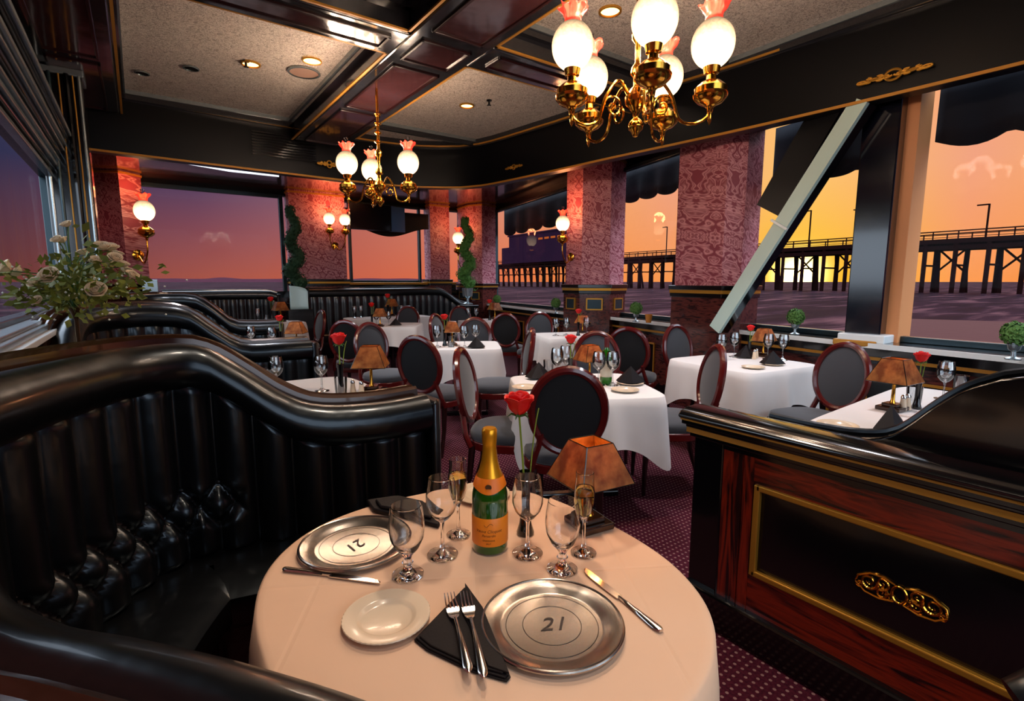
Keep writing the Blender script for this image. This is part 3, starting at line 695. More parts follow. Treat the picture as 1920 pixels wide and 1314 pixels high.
# ceiling fittings
for px, py, r_, m_, lab, nm in [(585, 113, 0.075, bulb_w, 'amber lit downlight in the far left ceiling panel', 'ceiling_downlight'), (570, 135, 0.13, mat('speaker_grille', (150, 120, 105), 0.8), 'round flat speaker grille beside the amber downlight', 'ceiling_speaker'), (358, 127, 0.06, lacquer, 'dark round ceiling opening, second from the left', 'ceiling_downlight'), (266, 136, 0.055, lacquer, 'dark round ceiling opening nearest the left beam', 'ceiling_downlight')]:
    q = at(px, py, ZC - 0.005)
    t_ = thing(nm, lab, 'ceiling fitting', (q.x, q.y, ZC - 0.005))
    MB().lathe([(r_, 0), (r_ * 1.15, -0.002), (r_ * 1.15, -0.012), (r_, -0.014)], 24, caps=False).build('rim', silver if m_ is not bulb_w else gold, t_)
    MB().lathe([(0.0, -0.006), (r_ * 1.02, -0.006), (r_ * 1.02, -0.002), (0.0, -0.002)], 24).build('disc', m_, t_)
for px, py, lab in [(461, 118, 'small sprinkler head on the left ceiling panel'), (917, 191, 'small sprinkler head on the ceiling panel right of the main beam')]:
    q = at(px, py, ZC - 0.02); t_ = thing('sprinkler_head', lab, 'sprinkler', (q.x, q.y, ZC))
    MB().lathe([(0.03, 0), (0.03, -0.01), (0.012, -0.015), (0.012, -0.05), (0.025, -0.055), (0, -0.06)], 12).build('nozzle', lacquer, t_)

# ================================================================== LAMPS
def globe_prof(R, n=16): # slightly tall globe open at the top, neck at base
    out = []
    for i in range(n + 1):
        a = -PI / 2 * 0.74 + (PI / 2 * 0.74 + PI / 2 * 0.74) * i / n
        out.append((R * math.cos(a), R * 1.12 * math.sin(a)))
    return out
def oil_lamp(root, base, R=0.1, arm=None, light=8.0, chimney=True, lc=(1, 0.74, 0.54)):
    """brass font + globe + ruffled pink crown at base position (vector, local)"""
    b = Vector(base); k_ = R / 0.1
    MB().lathe([(0.0, -0.03), (0.012, -0.025), (0.016, 0.0), (0.03, 0.012), (0.055, 0.022), (0.078, 0.045), (0.082, 0.062), (0.074, 0.066), (0.076, 0.09), (0.066, 0.1), (0.045, 0.118), (0.024, 0.128), (0.022, 0.15), (0.034, 0.155), (0.038, 0.185), (0.03, 0.19), (0, 0.19)] and
              [(r_ * k_, z * k_) for r_, z in [(0.0, -0.03), (0.012, -0.025), (0.016, 0.0), (0.03, 0.012), (0.055, 0.022), (0.078, 0.045), (0.082, 0.062), (0.074, 0.066), (0.076, 0.09), (0.066, 0.1), (0.045, 0.118), (0.024, 0.128), (0.022, 0.15), (0.034, 0.155), (0.04, 0.185), (0.03, 0.19), (0, 0.19)]], 22, b).build('font', brass, root, smooth=True)
    gc = b + Vector((0, 0, (0.185 + 0.105) * k_))
    MB().lathe(globe_prof(R), 28, gc, caps=False).build('globe', globe_m, root, smooth='all')
    z1 = R * 1.12 * math.sin(PI / 2 * 0.74); r1 = R * math.cos(PI / 2 * 0.74)
    def ruff(r_, z, a):
        t = max(0, (z - z1) / (0.075 * k_)); return (r_ + 0.012 * k_ * t * t * math.sin(7 * a) , z + 0.010 * k_ * t * t * math.cos(7 * a))
    MB().lathe([(r1, z1), (r1 * 0.95, z1 + 0.02 * k_), (r1 * 1.1, z1 + 0.04 * k_), (r1 * 1.5, z1 + 0.062 * k_), (r1 * 1.62, z1 + 0.075 * k_)], 42, gc, fn=ruff, caps=False).build('ruffled_crown', pink_glass, root, smooth='all', solid=0.003)
    if chimney: MB().lathe([(0.018 * k_, z1), (0.018 * k_, z1 + 0.13 * k_)], 14, gc, caps=False).build('chimney', chim, root, smooth=True)
    if light: plight('glow', gc + Vector((0, 0, R * 1.5)), lc, light, R, root)

def chandelier(label, loc, angles, Rad, R, power, s_drop, rz, stem_h):
    t_ = thing('brass_chandelier', label, 'chandelier', loc, rz, None)
    prof = [(0, -0.165), (0.012, -0.16), (0.02, -0.14), (0.036, -0.125), (0.04, -0.105), (0.03, -0.085), (0.014, -0.07), (0.016, -0.05), (0.03, -0.03), (0.055, 0.0), (0.06, 0.03), (0.04, 0.06), (0.02, 0.08), (0.018, 0.12), (0.035, 0.14), (0.03, 0.17), (0.014, 0.19), (0.014, 0.28), (0.03, 0.3), (0.034, 0.33), (0.014, 0.36), (0.012, stem_h)]
    MB().lathe(prof, 20).build('stem', brass, t_, smooth=True)
    for a in angles:
        ca, sa = math.cos(a), math.sin(a); P = lambda r_, z: Vector((ca * r_, sa * r_, z))
        pts = catmull([P(0.04, 0.03), P(Rad * 0.28, 0.10), P(Rad * 0.48, 0.02), P(Rad * 0.6, -0.10), P(Rad * 0.82, -0.125), P(Rad * 0.97, -0.10), P(Rad, -0.07)], 0.02)
        arm = MB().tube(pts, 0.008, 8)
        c2 = [P(Rad * 0.36 + 0.055 * (1 - i / 26) * math.cos(i * 0.42), 0.0 - 0.03 + 0.06 * (1 - i / 26) * math.sin(i * 0.42)) for i in range(24)]
        arm.tube(c2, 0.006, 6)
        arm.lathe([(0, -0.14), (0.006, -0.13), (0.012, -0.10), (0.009, -0.07), (0.013, -0.08), (0.009, -0.07), (0.0, -0.06)], 10, P(Rad, 0))
        arm_o = arm.build('arm', brass, t_, smooth=True)
        oil_lamp(arm_o, P(Rad, -0.06), R, light=power)
    return t_
q = atd(1193, 194, 2.8)
ch1 = chandelier('large brass chandelier with five lit globes hanging nearest the camera', (q.x, q.y, q.z), [math.radians(-20 + 72 * i) for i in range(5)], 0.35, 0.1, 30, 0, -YAW, ZC - q.z)
q = atd(712, 354, 5.1)
ch2 = chandelier('smaller brass chandelier with three lit globes hanging at the far beam', (q.x, q.y, q.z), [math.radians(a) for a in (-12, 186, 118)], 0.29, 0.098, 30, 0, -YAW, 3.15 - q.z)
for z in (0.42, 0.5, 0.58, 0.66):
    MB().lathe([(0.012, -0.02), (0.035, 0), (0.012, 0.02)], 12, (0, 0, z)).build('stem_bead', brass, ch2, smooth=True)

def sconce(label, loc, rz, n=1, s=1.0, power=7):
    t_ = thing('wall_sconce', label, 'wall lamp', loc, rz, None, s)
    MB().lathe([(0, -0.02), (0.04, -0.015), (0.055, 0.0), (0.03, 0.012), (0, 0.015)], 16).build('backplate', brass, t_, smooth=True, rot=(PI / 2, 0, 0), loc=(0, -0.02, -0.16))
    xs = (0,) if n == 1 else (-0.13, 0.13)
    for x in xs:
        pts = catmull([(0, -0.02, -0.16), (x * 0.4, -0.10, -0.24), (x * 0.9, -0.17, -0.14), (x, -0.18, -0.02)], 0.02)
        arm_o = MB().tube(pts, 0.008, 8).build('arm', brass, t_, smooth=True)
        oil_lamp(arm_o, (x, -0.18, 0), 0.09, light=power, chimney=True, lc=(1, 0.36, 0.13))
    return t_
q = aty(250, 440, YB - 0.55); sconce('single globe wall lamp on the dim red left pillar', (0.02, YB - 0.38, q.z - 0.05), math.radians(30), 1, 1.6, 26)
q = aty(627, 430, YB - 0.25); sconce('twin globe wall lamp on the wide far pier', (q.x, YB - 0.235, q.z - 0.12), 0, 2, 1.15, 16)
q = at(860, 440, 2.3); sconce('single globe wall lamp on the slim far corner pillar', (6.0, 9.95, 2.0), math.radians(-95), 1, 1.35, 20)
sconce('single globe wall lamp on the middle damask pillar', (5.12, 5.6, 1.93), math.radians(-84), 1, 1.1, 20)

# recessed ceiling downlights: added fill lamps over tables, aisle and booths
def downlight(x, y, label, power, col=(1.0, 0.78, 0.6), size=0.12, spot=1.5, z=ZC):
    t_ = thing('added_downlight', label, 'added ceiling light', (x, y, z), 0, None)
    MB().lathe([(0.07, -0.002), (0.085, -0.002), (0.085, -0.016), (0.07, -0.018)], 24, caps=False).build('rim', gold, t_)
    MB().lathe([(0, -0.006), (0.07, -0.006)], 24).build('bulb', bulb_w, t_)
    l = bpy.data.lights.new('beam', 'SPOT'); l.energy = power; l.color = col; l.shadow_soft_size = size; l.spot_size = spot; l.spot_blend = 0.7
    o = bpy.data.objects.new('beam', l); C.objects.link(o); o.parent = t_; o.location = (0, 0, -0.05)
    return t_
downlight(0.5, 0.55, 'added ceiling fill light above the front table', 78, z=ZC - 0.045)
downlight(1.3, 1.8, 'added ceiling fill light above the front booth end', 110, z=ZC - 0.045)
downlight(3.3, 1.5, 'added ceiling fill light above the right aisle', 140, (0.95, 0.93, 1.0))
downlight(3.0, 2.9, 'added ceiling fill light above the middle table', 150, (0.95, 0.93, 1.0))
downlight(1.0, 5.5, 'added ceiling fill light above the left booths', 150, (0.95, 0.93, 1.0))
downlight(3.2, 5.3, 'added ceiling fill light above the far tables', 230, (0.88, 0.93, 1.0))
downlight(0.3, -1.0, 'added ceiling fill light behind the front booth', 120, (0.85, 0.92, 1.0), z=ZC - 0.045)

# ================================================================== BOOTHS
def sweep_path(pts, step, side=1):
    P = catmull(pts, step); out = []
    for i, p in enumerate(P):
        a = P[max(0, i - 1)]; b = P[min(len(P) - 1, i + 1)]; t = Vector((b.x - a.x, b.y - a.y)).normalized()
        out.append((Vector((p.x, p.y)), Vector((-t.y, t.x)) * side, p.z))
    return out
def arcs(path):
    s = [0]
    for i in range(1, len(path)): s.append(s[-1] + (path[i][0] - path[i - 1][0]).length)
    return s
def booth(label, pts, side=1, W=0.1, step=0.0085, nv=52, tuft=None, seat=True, m=leather, origin=None, rollr=0.078, buttons=False, cap=True, seatd=0.42, bul=0.036, endcap=True, tuftz=0.72):
    """pts: (x,y,crest z) control points; normal*side points to the seat"""
    path = sweep_path(pts, step, side); S = arcs(path); org = Vector((*path[0][0], 0)) if origin is None else Vector(origin)
    t_ = thing('leather_booth', label, 'booth', org)
    path = [(p - Vector((org.x, org.y)), n, z) for p, n, z in path]
    coarse = path[::5] + ([path[-1]] if (len(path) - 1) % 5 else [])
    mb = MB(); nU = len(path); vs = []
    for i, (p, n, z) in enumerate(path):
        u = S[i] / W; top = z - rollr * 1.5; tz = min(tuftz, top - 0.05)
        tf = 0.0
        if tuft: tf = max(0.0, min(1.0, (S[i] - tuft[0]) / 0.06)) * max(0.0, min(1.0, (tuft[1] - S[i]) / 0.06))
        for j in range(nv):
            v = j / (nv - 1); zz = 0.42 + (top - 0.42) * v
            b = abs(math.sin(PI * u)) ** 0.55
            if tf > 0 and zz < tz:
                q = (tz - zz) / 0.15
                bd = math.sqrt(abs(math.sin(PI * (u + q)) * math.sin(PI * (u - q)))) ** 0.9 if q < 1 else abs(math.sin(PI * u)) ** 0.55
                b = b * (1 - tf) + bd * tf * (1.1 if q < 1 else 1)
            elif tf > 0 and zz < tz + 0.06:
                pass
            env = min(1, (top - zz) / 0.05 + 0.35) if zz > top - 0.05 else 1
            if v < 0.06: env *= 0.6
            d = 0.02 + bul * b * env + (0.02 * tf * max(0, min(1, (tz + 0.02 - zz) / 0.2)) if tf else 0)
            vs.append((p.x + n.x * d, p.y + n.y * d, zz))
    fs = [(i * nv + j, (i + 1) * nv + j, (i + 1) * nv + j + 1, i * nv + j + 1) for i in range(nU - 1) for j in range(nv - 1)]
    mb.add(vs, fs); back_o = mb.build('backrest', m, t_, smooth='all')
    R = rollr; rp = [(0.025 + R * 0.95 * math.cos(a), -R + R * math.sin(a)) for a in [2 * PI * i / 20 for i in range(20)]]
    MB().sweep(coarse, rp).build('top_roll', m, t_, smooth=True)
    if cap:
        pr_ = [(-0.04, -0.02), (-0.045, 0.012), (-0.06, 0.022), (-0.075, 0.012), (-0.085, 0.016), (-0.10, 0.022), (-0.115, 0.01), (-0.125, 0.012), (-0.14, 0.014), (-0.155, 0.0), (-0.155, -0.05), (-0.13, -0.06), (-0.04, -0.06)]
        MB().sweep(coarse, pr_).build('cap_rail', bronze if m is leather else lacquer, t_, smooth=True)
    # outer panel to floor
    vs = []
    for p, n, z in coarse:
        for a, zz in ((-0.12, z - 0.04), (-0.12, 0.0), (0.015, 0.0), (0.015, z - 0.1)): vs.append((p.x + n.x * a, p.y + n.y * a, zz))
    fs = [(4 * i + q, 4 * i + (q + 1) % 4, 4 * i + 4 + (q + 1) % 4, 4 * i + 4 + q) for i in range(len(coarse) - 1) for q in range(4)] + [(0, 1, 2, 3), tuple(4 * (len(coarse) - 1) + q for q in (3, 2, 1, 0))]
    MB().add(vs, fs).build('outer_panel', lacquer, t_)
    if seat:
        D_ = seatd; sp = [(0.03, 0.30), (D_ - 0.03, 0.30), (D_, 0.34), (D_, 0.42), (D_ - 0.04, 0.455), (D_ * 0.5, 0.465), (0.03, 0.455)]
        MB().sweep([(p, n, 0) for p, n, z in coarse], sp).build('seat', m, t_, smooth=True)
        MB().sweep([(p, n, 0) for p, n, z in coarse], [(0.02, 0.0), (D_ - 0.06, 0.0), (D_ - 0.06, 0.31), (0.02, 0.31)]).build('seat_base', lacquer, t_)
    if endcap:
        for e in (0,):
            p, n, z = path[e]; q = path[e + 3][0]; t = (p - q).normalized()
            def pp(a, o_): return (p.x + n.x * a + t.x * o_, p.y + n.y * a + t.y * o_)
            poly = [pp(-0.13, 0), pp(-0.13, 0.03), pp(-0.09, 0.06), pp(0.05, 0.06), pp(0.095, 0.03), pp(0.095, 0)]
            MB().prism(poly, 0.0, z - 0.02).build('end_post', m, t_, smooth=True, bevel=0.02)
    if buttons and tuft:
        bm_ = None; i = 0
        u0 = math.ceil(tuft[0] / W); u1 = int(tuft[1] / W)
        for row, (off, dz) in enumerate(((0, 0.0), (0.5, 0.075), (0, 0.15))):
            for uu in range(u0, u1):
                s_ = (uu + off) * W
                while i < len(S) - 1 and S[i] < s_: i += 1
                while i > 0 and S[i] > s_: i -= 1
                p, n, z = path[i]; d = 0.03; pos = (p.x + n.x * d, p.y + n.y * d, tuftz - dz)
                if bm_ is None:
                    bm_ = MB().lathe([(0, 0.008), (0.007, 0.006), (0.010, 0), (0.007, -0.006), (0, -0.008)], 10).build('button', m, back_o, smooth=True, loc=pos)
                else:
                    o = bm_.copy(); C.objects.link(o); o.parent = back_o; o.location = pos
    return t_
b1 = booth('front black leather booth with tufted channel back curving round the front table',
    [(0.93, 1.93, 0.935), (0.72, 1.93, 0.93), (0.52, 1.96, 0.945), (0.40, 1.99, 1.0), (0.28, 2.02, 1.10), (0.17, 2.04, 1.18), (0.06, 2.03, 1.20), (-0.08, 1.94, 1.20), (-0.20, 1.76, 1.20), (-0.30, 1.55, 1.20), (-0.37, 1.34, 1.19), (-0.36, 1.20, 1.10), (-0.30, 1.09, 0.94), (-0.205, 0.96, 0.90), (-0.085, 0.82, 0.90), (0.035, 0.67, 0.90), (0.155, 0.49, 0.90), (0.28, 0.24, 0.90)],
    side=1, W=0.128, tuft=(0.66, 1.95), buttons=True, seatd=0.33, tuftz=0.70, bul=0.05)
b2 = booth('second black leather booth behind the front booth, with a swooping back',
    [(1.10, 4.35, 0.93), (0.85, 4.36, 0.93), (0.62, 4.40, 0.94), (0.45, 4.42, 1.06), (0.28, 4.44, 1.2), (0.08, 4.42, 1.24), (-0.15, 4.35, 1.24), (-0.33, 4.12, 1.22), (-0.38, 3.85, 1.12), (-0.38, 3.55, 0.96), (-0.36, 3.0, 0.93), (-0.34, 2.55, 0.93)],
    side=1, W=0.11, step=0.016, nv=14, m=leather, origin=(1.1, 4.35, 0))
b3 = booth('third black leather booth, its low end by the grey-backed chair',
    [(1.32, 6.6, 0.93), (1.05, 6.62, 0.93), (0.85, 6.64, 0.96), (0.68, 6.66, 1.12), (0.5, 6.68, 1.25), (0.25, 6.68, 1.27), (0.05, 6.62, 1.27), (-0.12, 6.45, 1.27)],
    side=1, W=0.12, step=0.02, nv=12, m=leather)
b4 = booth('straight channelled banquette under the big purple window', [(2.0, 9.95, 1.20), (1.9, 9.97, 1.24), (1.5, 10.0, 1.25), (0.9, 10.0, 1.25), (0.3, 10.0, 1.25)], side=1, W=0.13, step=0.02, nv=10, m=leather_far, cap=True)
b5 = booth('long channelled banquette with a curled arm at the far wall', [(5.9, 9.75, 0.95), (5.7, 9.8, 0.98), (5.5, 9.86, 1.12), (5.3, 9.9, 1.24), (5.0, 9.9, 1.27), (4.0, 9.9, 1.27), (3.2, 9.9, 1.27), (2.52, 9.9, 1.27)], side=1, W=0.14, step=0.022, nv=10, m=leather_far, cap=True)

# ---- right divider (panelled partition) X = 1.8
XD = 1.80; Y1 = 1.205; Y0 = -1.2
dv = thing('panelled_divider', 'long black and red mahogany divider with gilt lines on the right', 'divider', (XD, Y1, 0))
def bx(name, x0, x1, y0, y1, z0, z1, m_, bev=0.0):
    return MB().box(((x0 + x1) / 2 - XD, (y0 + y1) / 2 - Y1, (z0 + z1) / 2), (x1 - x0, y1 - y0, z1 - z0)).build(name, m_, dv, bevel=bev)
bx('core', XD + 0.02, XD + 0.14, Y0, Y1 - 0.02, 0.0, 0.785, lacquer)
bx('corner_post', XD - 0.005, XD + 0.16, Y1 - 0.13, Y1, 0.0, 0.785, lacquer, 0.006)
bx('stile', XD, XD + 0.03, Y1 - 0.21, Y1 - 0.13, 0.15, 0.755, wood_z)
bx('stile', XD - 0.003, XD + 0.03, Y1 - 0.255, Y1 - 0.215, 0.15, 0.755, wood_z)
bx('upper_rail', XD, XD + 0.03, Y0, Y1 - 0.255, 0.655, 0.755, wood_y)
bx('lower_rail', XD, XD + 0.03, Y0, Y1 - 0.255, 0.15, 0.30, wood_y)
bx('frieze', XD - 0.004, XD + 0.03, Y0, Y1 - 0.005, 0.755, 0.785, lacquer)
bx('field_panel', XD + 0.01, XD + 0.03, Y0, Y1 - 0.255, 0.30, 0.655, lacquer)
for z in (0.31, 0.645): bx('gilt_bead', XD - 0.012, XD + 0.01, Y0, Y1 - 0.27, z - 0.011, z + 0.011, gold, 0.004)
bx('gilt_bead', XD - 0.012, XD + 0.01, Y1 - 0.285, Y1 - 0.262, 0.30, 0.656, gold, 0.004)
bx('plinth', XD - 0.03, XD + 0.04, Y0, Y1 + 0.01, 0.0, 0.15, lacquer, 0.01)
for i, (z0, z1, d) in enumerate([(0.775, 0.795, 0.02), (0.815, 0.828, 0.035), (0.828, 0.852, 0.05)]): bx('cap_step', XD - d, XD + 0.16, Y0, Y1 + d * 0.7, z0, z1, lacquer, 0.004)
bx('gilt_line', XD - 0.034, XD + 0.0, Y0, Y1 + 0.02, 0.795, 0.815, goldline)
bx('gilt_line', XD - 0.0555, XD + 0.0, Y0, Y1 + 0.036, 0.846, 0.854, goldline)
# rounded top
pts_ = [(-0.06, 0.852), (-0.064, 0.865), (-0.05, 0.880), (-0.02, 0.890), (0.05, 0.893), (0.10, 0.888), (0.15, 0.875), (0.17, 0.85)]
mb = MB(); n_ = len(pts_); vs = [(x, Y1 + 0.045 - Y1, z) for x, z in pts_] + [(x, Y0 - Y1, z) for x, z in pts_]
mb.add(vs, [(i, i + 1, n_ + i + 1, n_ + i) for i in range(n_ - 1)] + [(0, n_, 2 * n_ - 1, n_ - 1), tuple(range(n_)), tuple(range(2 * n_ - 1, n_ - 1, -1))]).build('top_rail', lacquer, dv, smooth=True, bevel=0.01)
# gilt scroll on the field panel
q = atx(1685, 1117, XD)
mb = MB()
def sp_(cy, cz, R0, ph, turns, r0, f):
    pts = []
    for i in range(30):
        t = i / 29; rr = R0 * (1 - 0.85 * t); a_ = ph + turns * 2 * PI * t
        pts.append(Vector((0.003 * math.sin(PI * t), f * (cy + rr * math.cos(a_)), cz + rr * math.sin(a_))))
    mb.tube(pts, [r0 * (1.3 - 0.8 * i / 29) for i in range(30)], 7)
for f in (1, -1):
    sp_(0.082, 0.004, 0.026, PI * 0.9, 1.6, 0.0042, f); sp_(0.046, 0.014, 0.020, -PI * 0.4, -1.5, 0.0038, f); sp_(0.046, -0.016, 0.018, PI * 0.5, 1.4, 0.0036, f)
    sp_(0.105, -0.016, 0.012, PI * 0.6, -1.3, 0.003, f); sp_(0.022, -0.020, 0.012, 0.2, 1.2, 0.003, f)
    mb.tube([Vector((0, f * 0.012, 0.028)), Vector((0.003, f * 0.045, 0.036)), Vector((0.003, f * 0.08, 0.034)), Vector((0, f * 0.112, 0.014)), Vector((0, f * 0.118, -0.006))], [0.003, 0.005, 0.0045, 0.004, 0.002], 7)
    mb.tube([Vector((0, f * 0.012, -0.026)), Vector((0.003, f * 0.05, -0.036)), Vector((0.002, f * 0.09, -0.032)), Vector((0, f * 0.118, -0.01))], [0.003, 0.0045, 0.004, 0.002], 7)
mb.tube([Vector((0, 0.019 * math.cos(a), 0.026 * math.sin(a))) for a in [2 * PI * i / 24 for i in range(24)]], 0.0042, 7, closed=True)
mb.build('gilt_scroll_mount', brass, dv, smooth=True, loc=(0.004, q.y - Y1, q.z))
# ---- right booth behind the divider: black panel with swooping top
rb = thing('right_booth', 'black booth with swooping lacquered side behind the divider', 'booth', (1.99, 0.7, 0))
top = [(1.02, 0.855), (0.85, 0.855), (0.72, 0.862), (0.62, 0.885), (0.56, 0.93), (0.51, 0.99), (0.46, 1.045), (0.42, 1.08), (0.37, 1.11), (0.3, 1.138), (0.1, 1.155), (-1.0, 1.16)]
cr = catmull([(0, y, z) for y, z in top], 0.03)
vs = []; 
for v in cr: vs += [(-0.02, v.y - 0.7, 0.0), (-0.02, v.y - 0.7, v.z), (0.10, v.y - 0.7, v.z), (0.10, v.y - 0.7, 0.0)]
fs = [(4 * i + q_, 4 * i + (q_ + 1) % 4, 4 * i + 4 + (q_ + 1) % 4, 4 * i + 4 + q_) for i in range(len(cr) - 1) for q_ in range(4)] + [(0, 1, 2, 3), tuple(4 * (len(cr) - 1) + q_ for q_ in (3, 2, 1, 0))]
MB().add(vs, fs).build('side_panel', lacquer, rb, smooth=True, bevel=0.008)
MB().tube([Vector((0.04, v.y - 0.7, v.z + 0.008)) for v in cr], 0.014, 8).build('top_piping', leather, rb, smooth=True)
MB().box((0.35, -0.9, 0.44), (0.46, 1.4, 0.12)).build('seat', leather, rb, bevel=0.03)
MB().box((0.33, -0.9, 0.2), (0.38, 1.38, 0.38)).build('seat_base', lacquer, rb)
q0 = at(1822, 678, 1.0)
ws = thing('window_side_booth', 'black leather booth back under the rightmost window', 'booth', (4.25, 0.35, 0))
MB().box((0.12, -0.5, 0.52), (0.16, 1.5, 0.98)).build('backrest', leather_far, ws, bevel=0.05)
MB().box((-0.18, -0.5, 0.42), (0.42, 1.5, 0.12)).build('seat', leather_far, ws, bevel=0.03)
MB().box((-0.16, -0.5, 0.18), (0.38, 1.48, 0.36)).build('seat_base', lacquer, ws)
# bottom-right leather arm
q = at(1905, 1300, 0.75)
ca = thing('corner_booth_arm', 'curved black leather booth arm cut off at the lower right corner', 'booth', (1.13, -0.02, 0))
MB().tube([(-0.03, 0.14, 0.72), (0.0, 0.1, 0.75), (0.06, 0.0, 0.76), (0.16, -0.14, 0.76), (0.3, -0.3, 0.76)], [0.04, 0.055, 0.06, 0.06, 0.06], 14).build('arm_roll', leather, ca, smooth=True)
MB().prism([(-0.03, 0.12), (0.03, 0.12), (0.33, -0.27), (0.27, -0.33)], 0.0, 0.74).build('arm_panel', lacquer, ca)

# ================================================================== TABLES
def cloth(mb, hx, hy, nexp, ztop, drop, cdrop, flare, rip, nr=7, seed=0, N=144, wr=0.0):
    random.seed(seed); ph = [random.uniform(0, 6.28) for _ in range(5)]
    vs = []; fs = []
    def edge(a):
        c, s_ = math.cos(a), math.sin(a); r_ = (abs(c / hx) ** nexp + abs(s_ / hy) ** nexp) ** (-1 / nexp); return r_
    rows = [0.02, 0.3, 0.6, 0.85, 0.96, 0.985, 1.0]
    for k_ in range(N):
        a = 2 * PI * k_ / N; re = edge(a); c, s_ = math.cos(a), math.sin(a)
        corner = max(0.0, (re / min(hx, hy) - 1.0) / 0.35) if nexp > 3 else 0.5
        corner = min(1, corner)
        for r_ in rows:
            z = ztop if r_ < 0.99 else ztop - 0.004
            z += wr * noise.noise(Vector((c * re * r_ * 7, s_ * re * r_ * 7, seed)))
            vs.append((c * re * r_, s_ * re * r_, z))
        dtot = drop + (cdrop - drop) * corner ** 1.5
        for j in range(1, nr + 1):
            t = j / nr; rp = rip * (t ** 0.8) * (math.sin(9 * a + ph[0]) * 0.6 + math.sin(17 * a + ph[1]) * 0.4 + 0.5 * math.sin(5 * a + ph[2]))
            out = 0.008 + flare * t + rp
            vs.append((c * (re + out), s_ * (re + out), ztop - 0.006 - dtot * t))
    M_ = len(rows) + nr
    for k_ in range(N):
        k2 = (k_ + 1) % N
        for j in range(M_ - 1): fs.append((k_ * M_ + j, k2 * M_ + j, k2 * M_ + j + 1, k_ * M_ + j + 1))
    fs.append(tuple(k_ * M_ for k_ in range(N)))
    mb.add(vs, fs); return mb
def table(label_t, label_c, x, y, rz, hx, hy, nexp=9, drop=0.27, cdrop=0.44, m_=linen, seed=1, flare=0.035, rip=0.018, group='square dining tables', zt=0.745, wr=0.0, H=0.75):
    t_ = thing('dining_table', label_t, 'table', (x, y, 0), rz, group)
    rr = min(hx, hy)
    pl = [(hx * 0.97 * math.copysign(abs(math.cos(a)) ** (2 / nexp), math.cos(a)), hy * 0.97 * math.copysign(abs(math.sin(a)) ** (2 / nexp), math.sin(a))) for a in [2 * PI * i / 48 for i in range(48)]]
    MB().prism(pl, zt - 0.035, zt - 0.007).build('tabletop', mahog_d, t_)
    MB().tube([(0, 0, 0.03), (0, 0, zt - 0.03)], 0.04, 12).build('pedestal', lacquer, t_)
    mb = MB()
    for a in (0, PI / 2): mb.box((0, 0, 0.02), (rr * 1.3, 0.06, 0.04), Matrix.Rotation(a, 3, 'Z'))
    mb.build('foot', lacquer, t_, bevel=0.008)
    o = cloth(MB(), hx, hy, nexp, zt, drop, cdrop, flare, rip, seed=seed, wr=wr).build('tablecloth', m_, smooth='all')
    o.location = (x, y, 0); o.rotation_euler = (0, 0, rz); tag(o, label_c, 'tablecloth', 'white cloths on ' + group)
    return t_
table('round front booth table hidden under the cream cloth', 'cream linen cloth on the front booth table', 0.56, 0.915, 0, 0.435, 0.50, 2.35, 0.5, 0.5, linen_m, 3, 0.03, 0.016, 'booth tables', wr=0.0015)
table('square table in the centre aisle set with red wine', 'white cloth on the centre table with the red wine bottle', 2.24, 2.34, math.radians(-28), 0.42, 0.40, seed=4)
pR = at(1392, 680, 0.75)
table('square table beside the right windows', 'white cloth on the table beneath the diagonal brace', 3.98, 2.28, math.radians(-8), 0.43, 0.42, seed=5)
pG = at(872, 646, 0.75); table('square table behind the black-backed chair in mid room', 'white cloth on the table left of the side-facing red chair', pG.x, pG.y, math.radians(-30), 0.36, 0.36, seed=6)
pH = at(1068, 627, 0.75); table('square table behind the centre table', 'white cloth on the table directly behind the centre table', pH.x, pH.y, math.radians(-20), 0.40, 0.36, seed=7)
pF2 = at(735, 608, 0.75); table('square table in front of the far banquette', 'white cloth on the table in front of the far banquette table', pF2.x, pF2.y, math.radians(-35), 0.42, 0.42, seed=8)
pF1 = at(722, 592, 0.75); table('long table set against the far banquette', 'white cloth on the long table against the far banquette', 3.75, 9.1, 0, 0.78, 0.34, seed=9)
pK = at(905, 600, 0.75); table('square table by the far right windows', 'white cloth on the table by the far right windows', pK.x, pK.y, math.radians(-20), 0.4, 0.4, seed=10)
table('booth table inside the second booth', 'white cloth on the table inside the second booth', 0.70, 3.15, 0, 0.45, 0.45, 5, 0.4, 0.4, linen, 11, 0.02, 0.012, 'booth tables')
table('booth table inside the third booth', 'white cloth on the table inside the third booth', 0.95, 5.55, 0, 0.42, 0.42, 2.6, 0.4, 0.4, linen, 12, 0.02, 0.012, 'booth tables')
table('table in front of the purple window banquette', 'white cloth on the table before the purple window banquette', 1.68, 9.05, 0, 0.5, 0.4, 8, 0.3, 0.42, linen, 13)
RBx, RBy = 3.03, 0.88
table('long booth table behind the divider', 'white cloth on the booth table behind the divider', 3.16, 0.79, math.radians(2), 0.76, 0.33, 9, 0.28, 0.35, linen, 14)

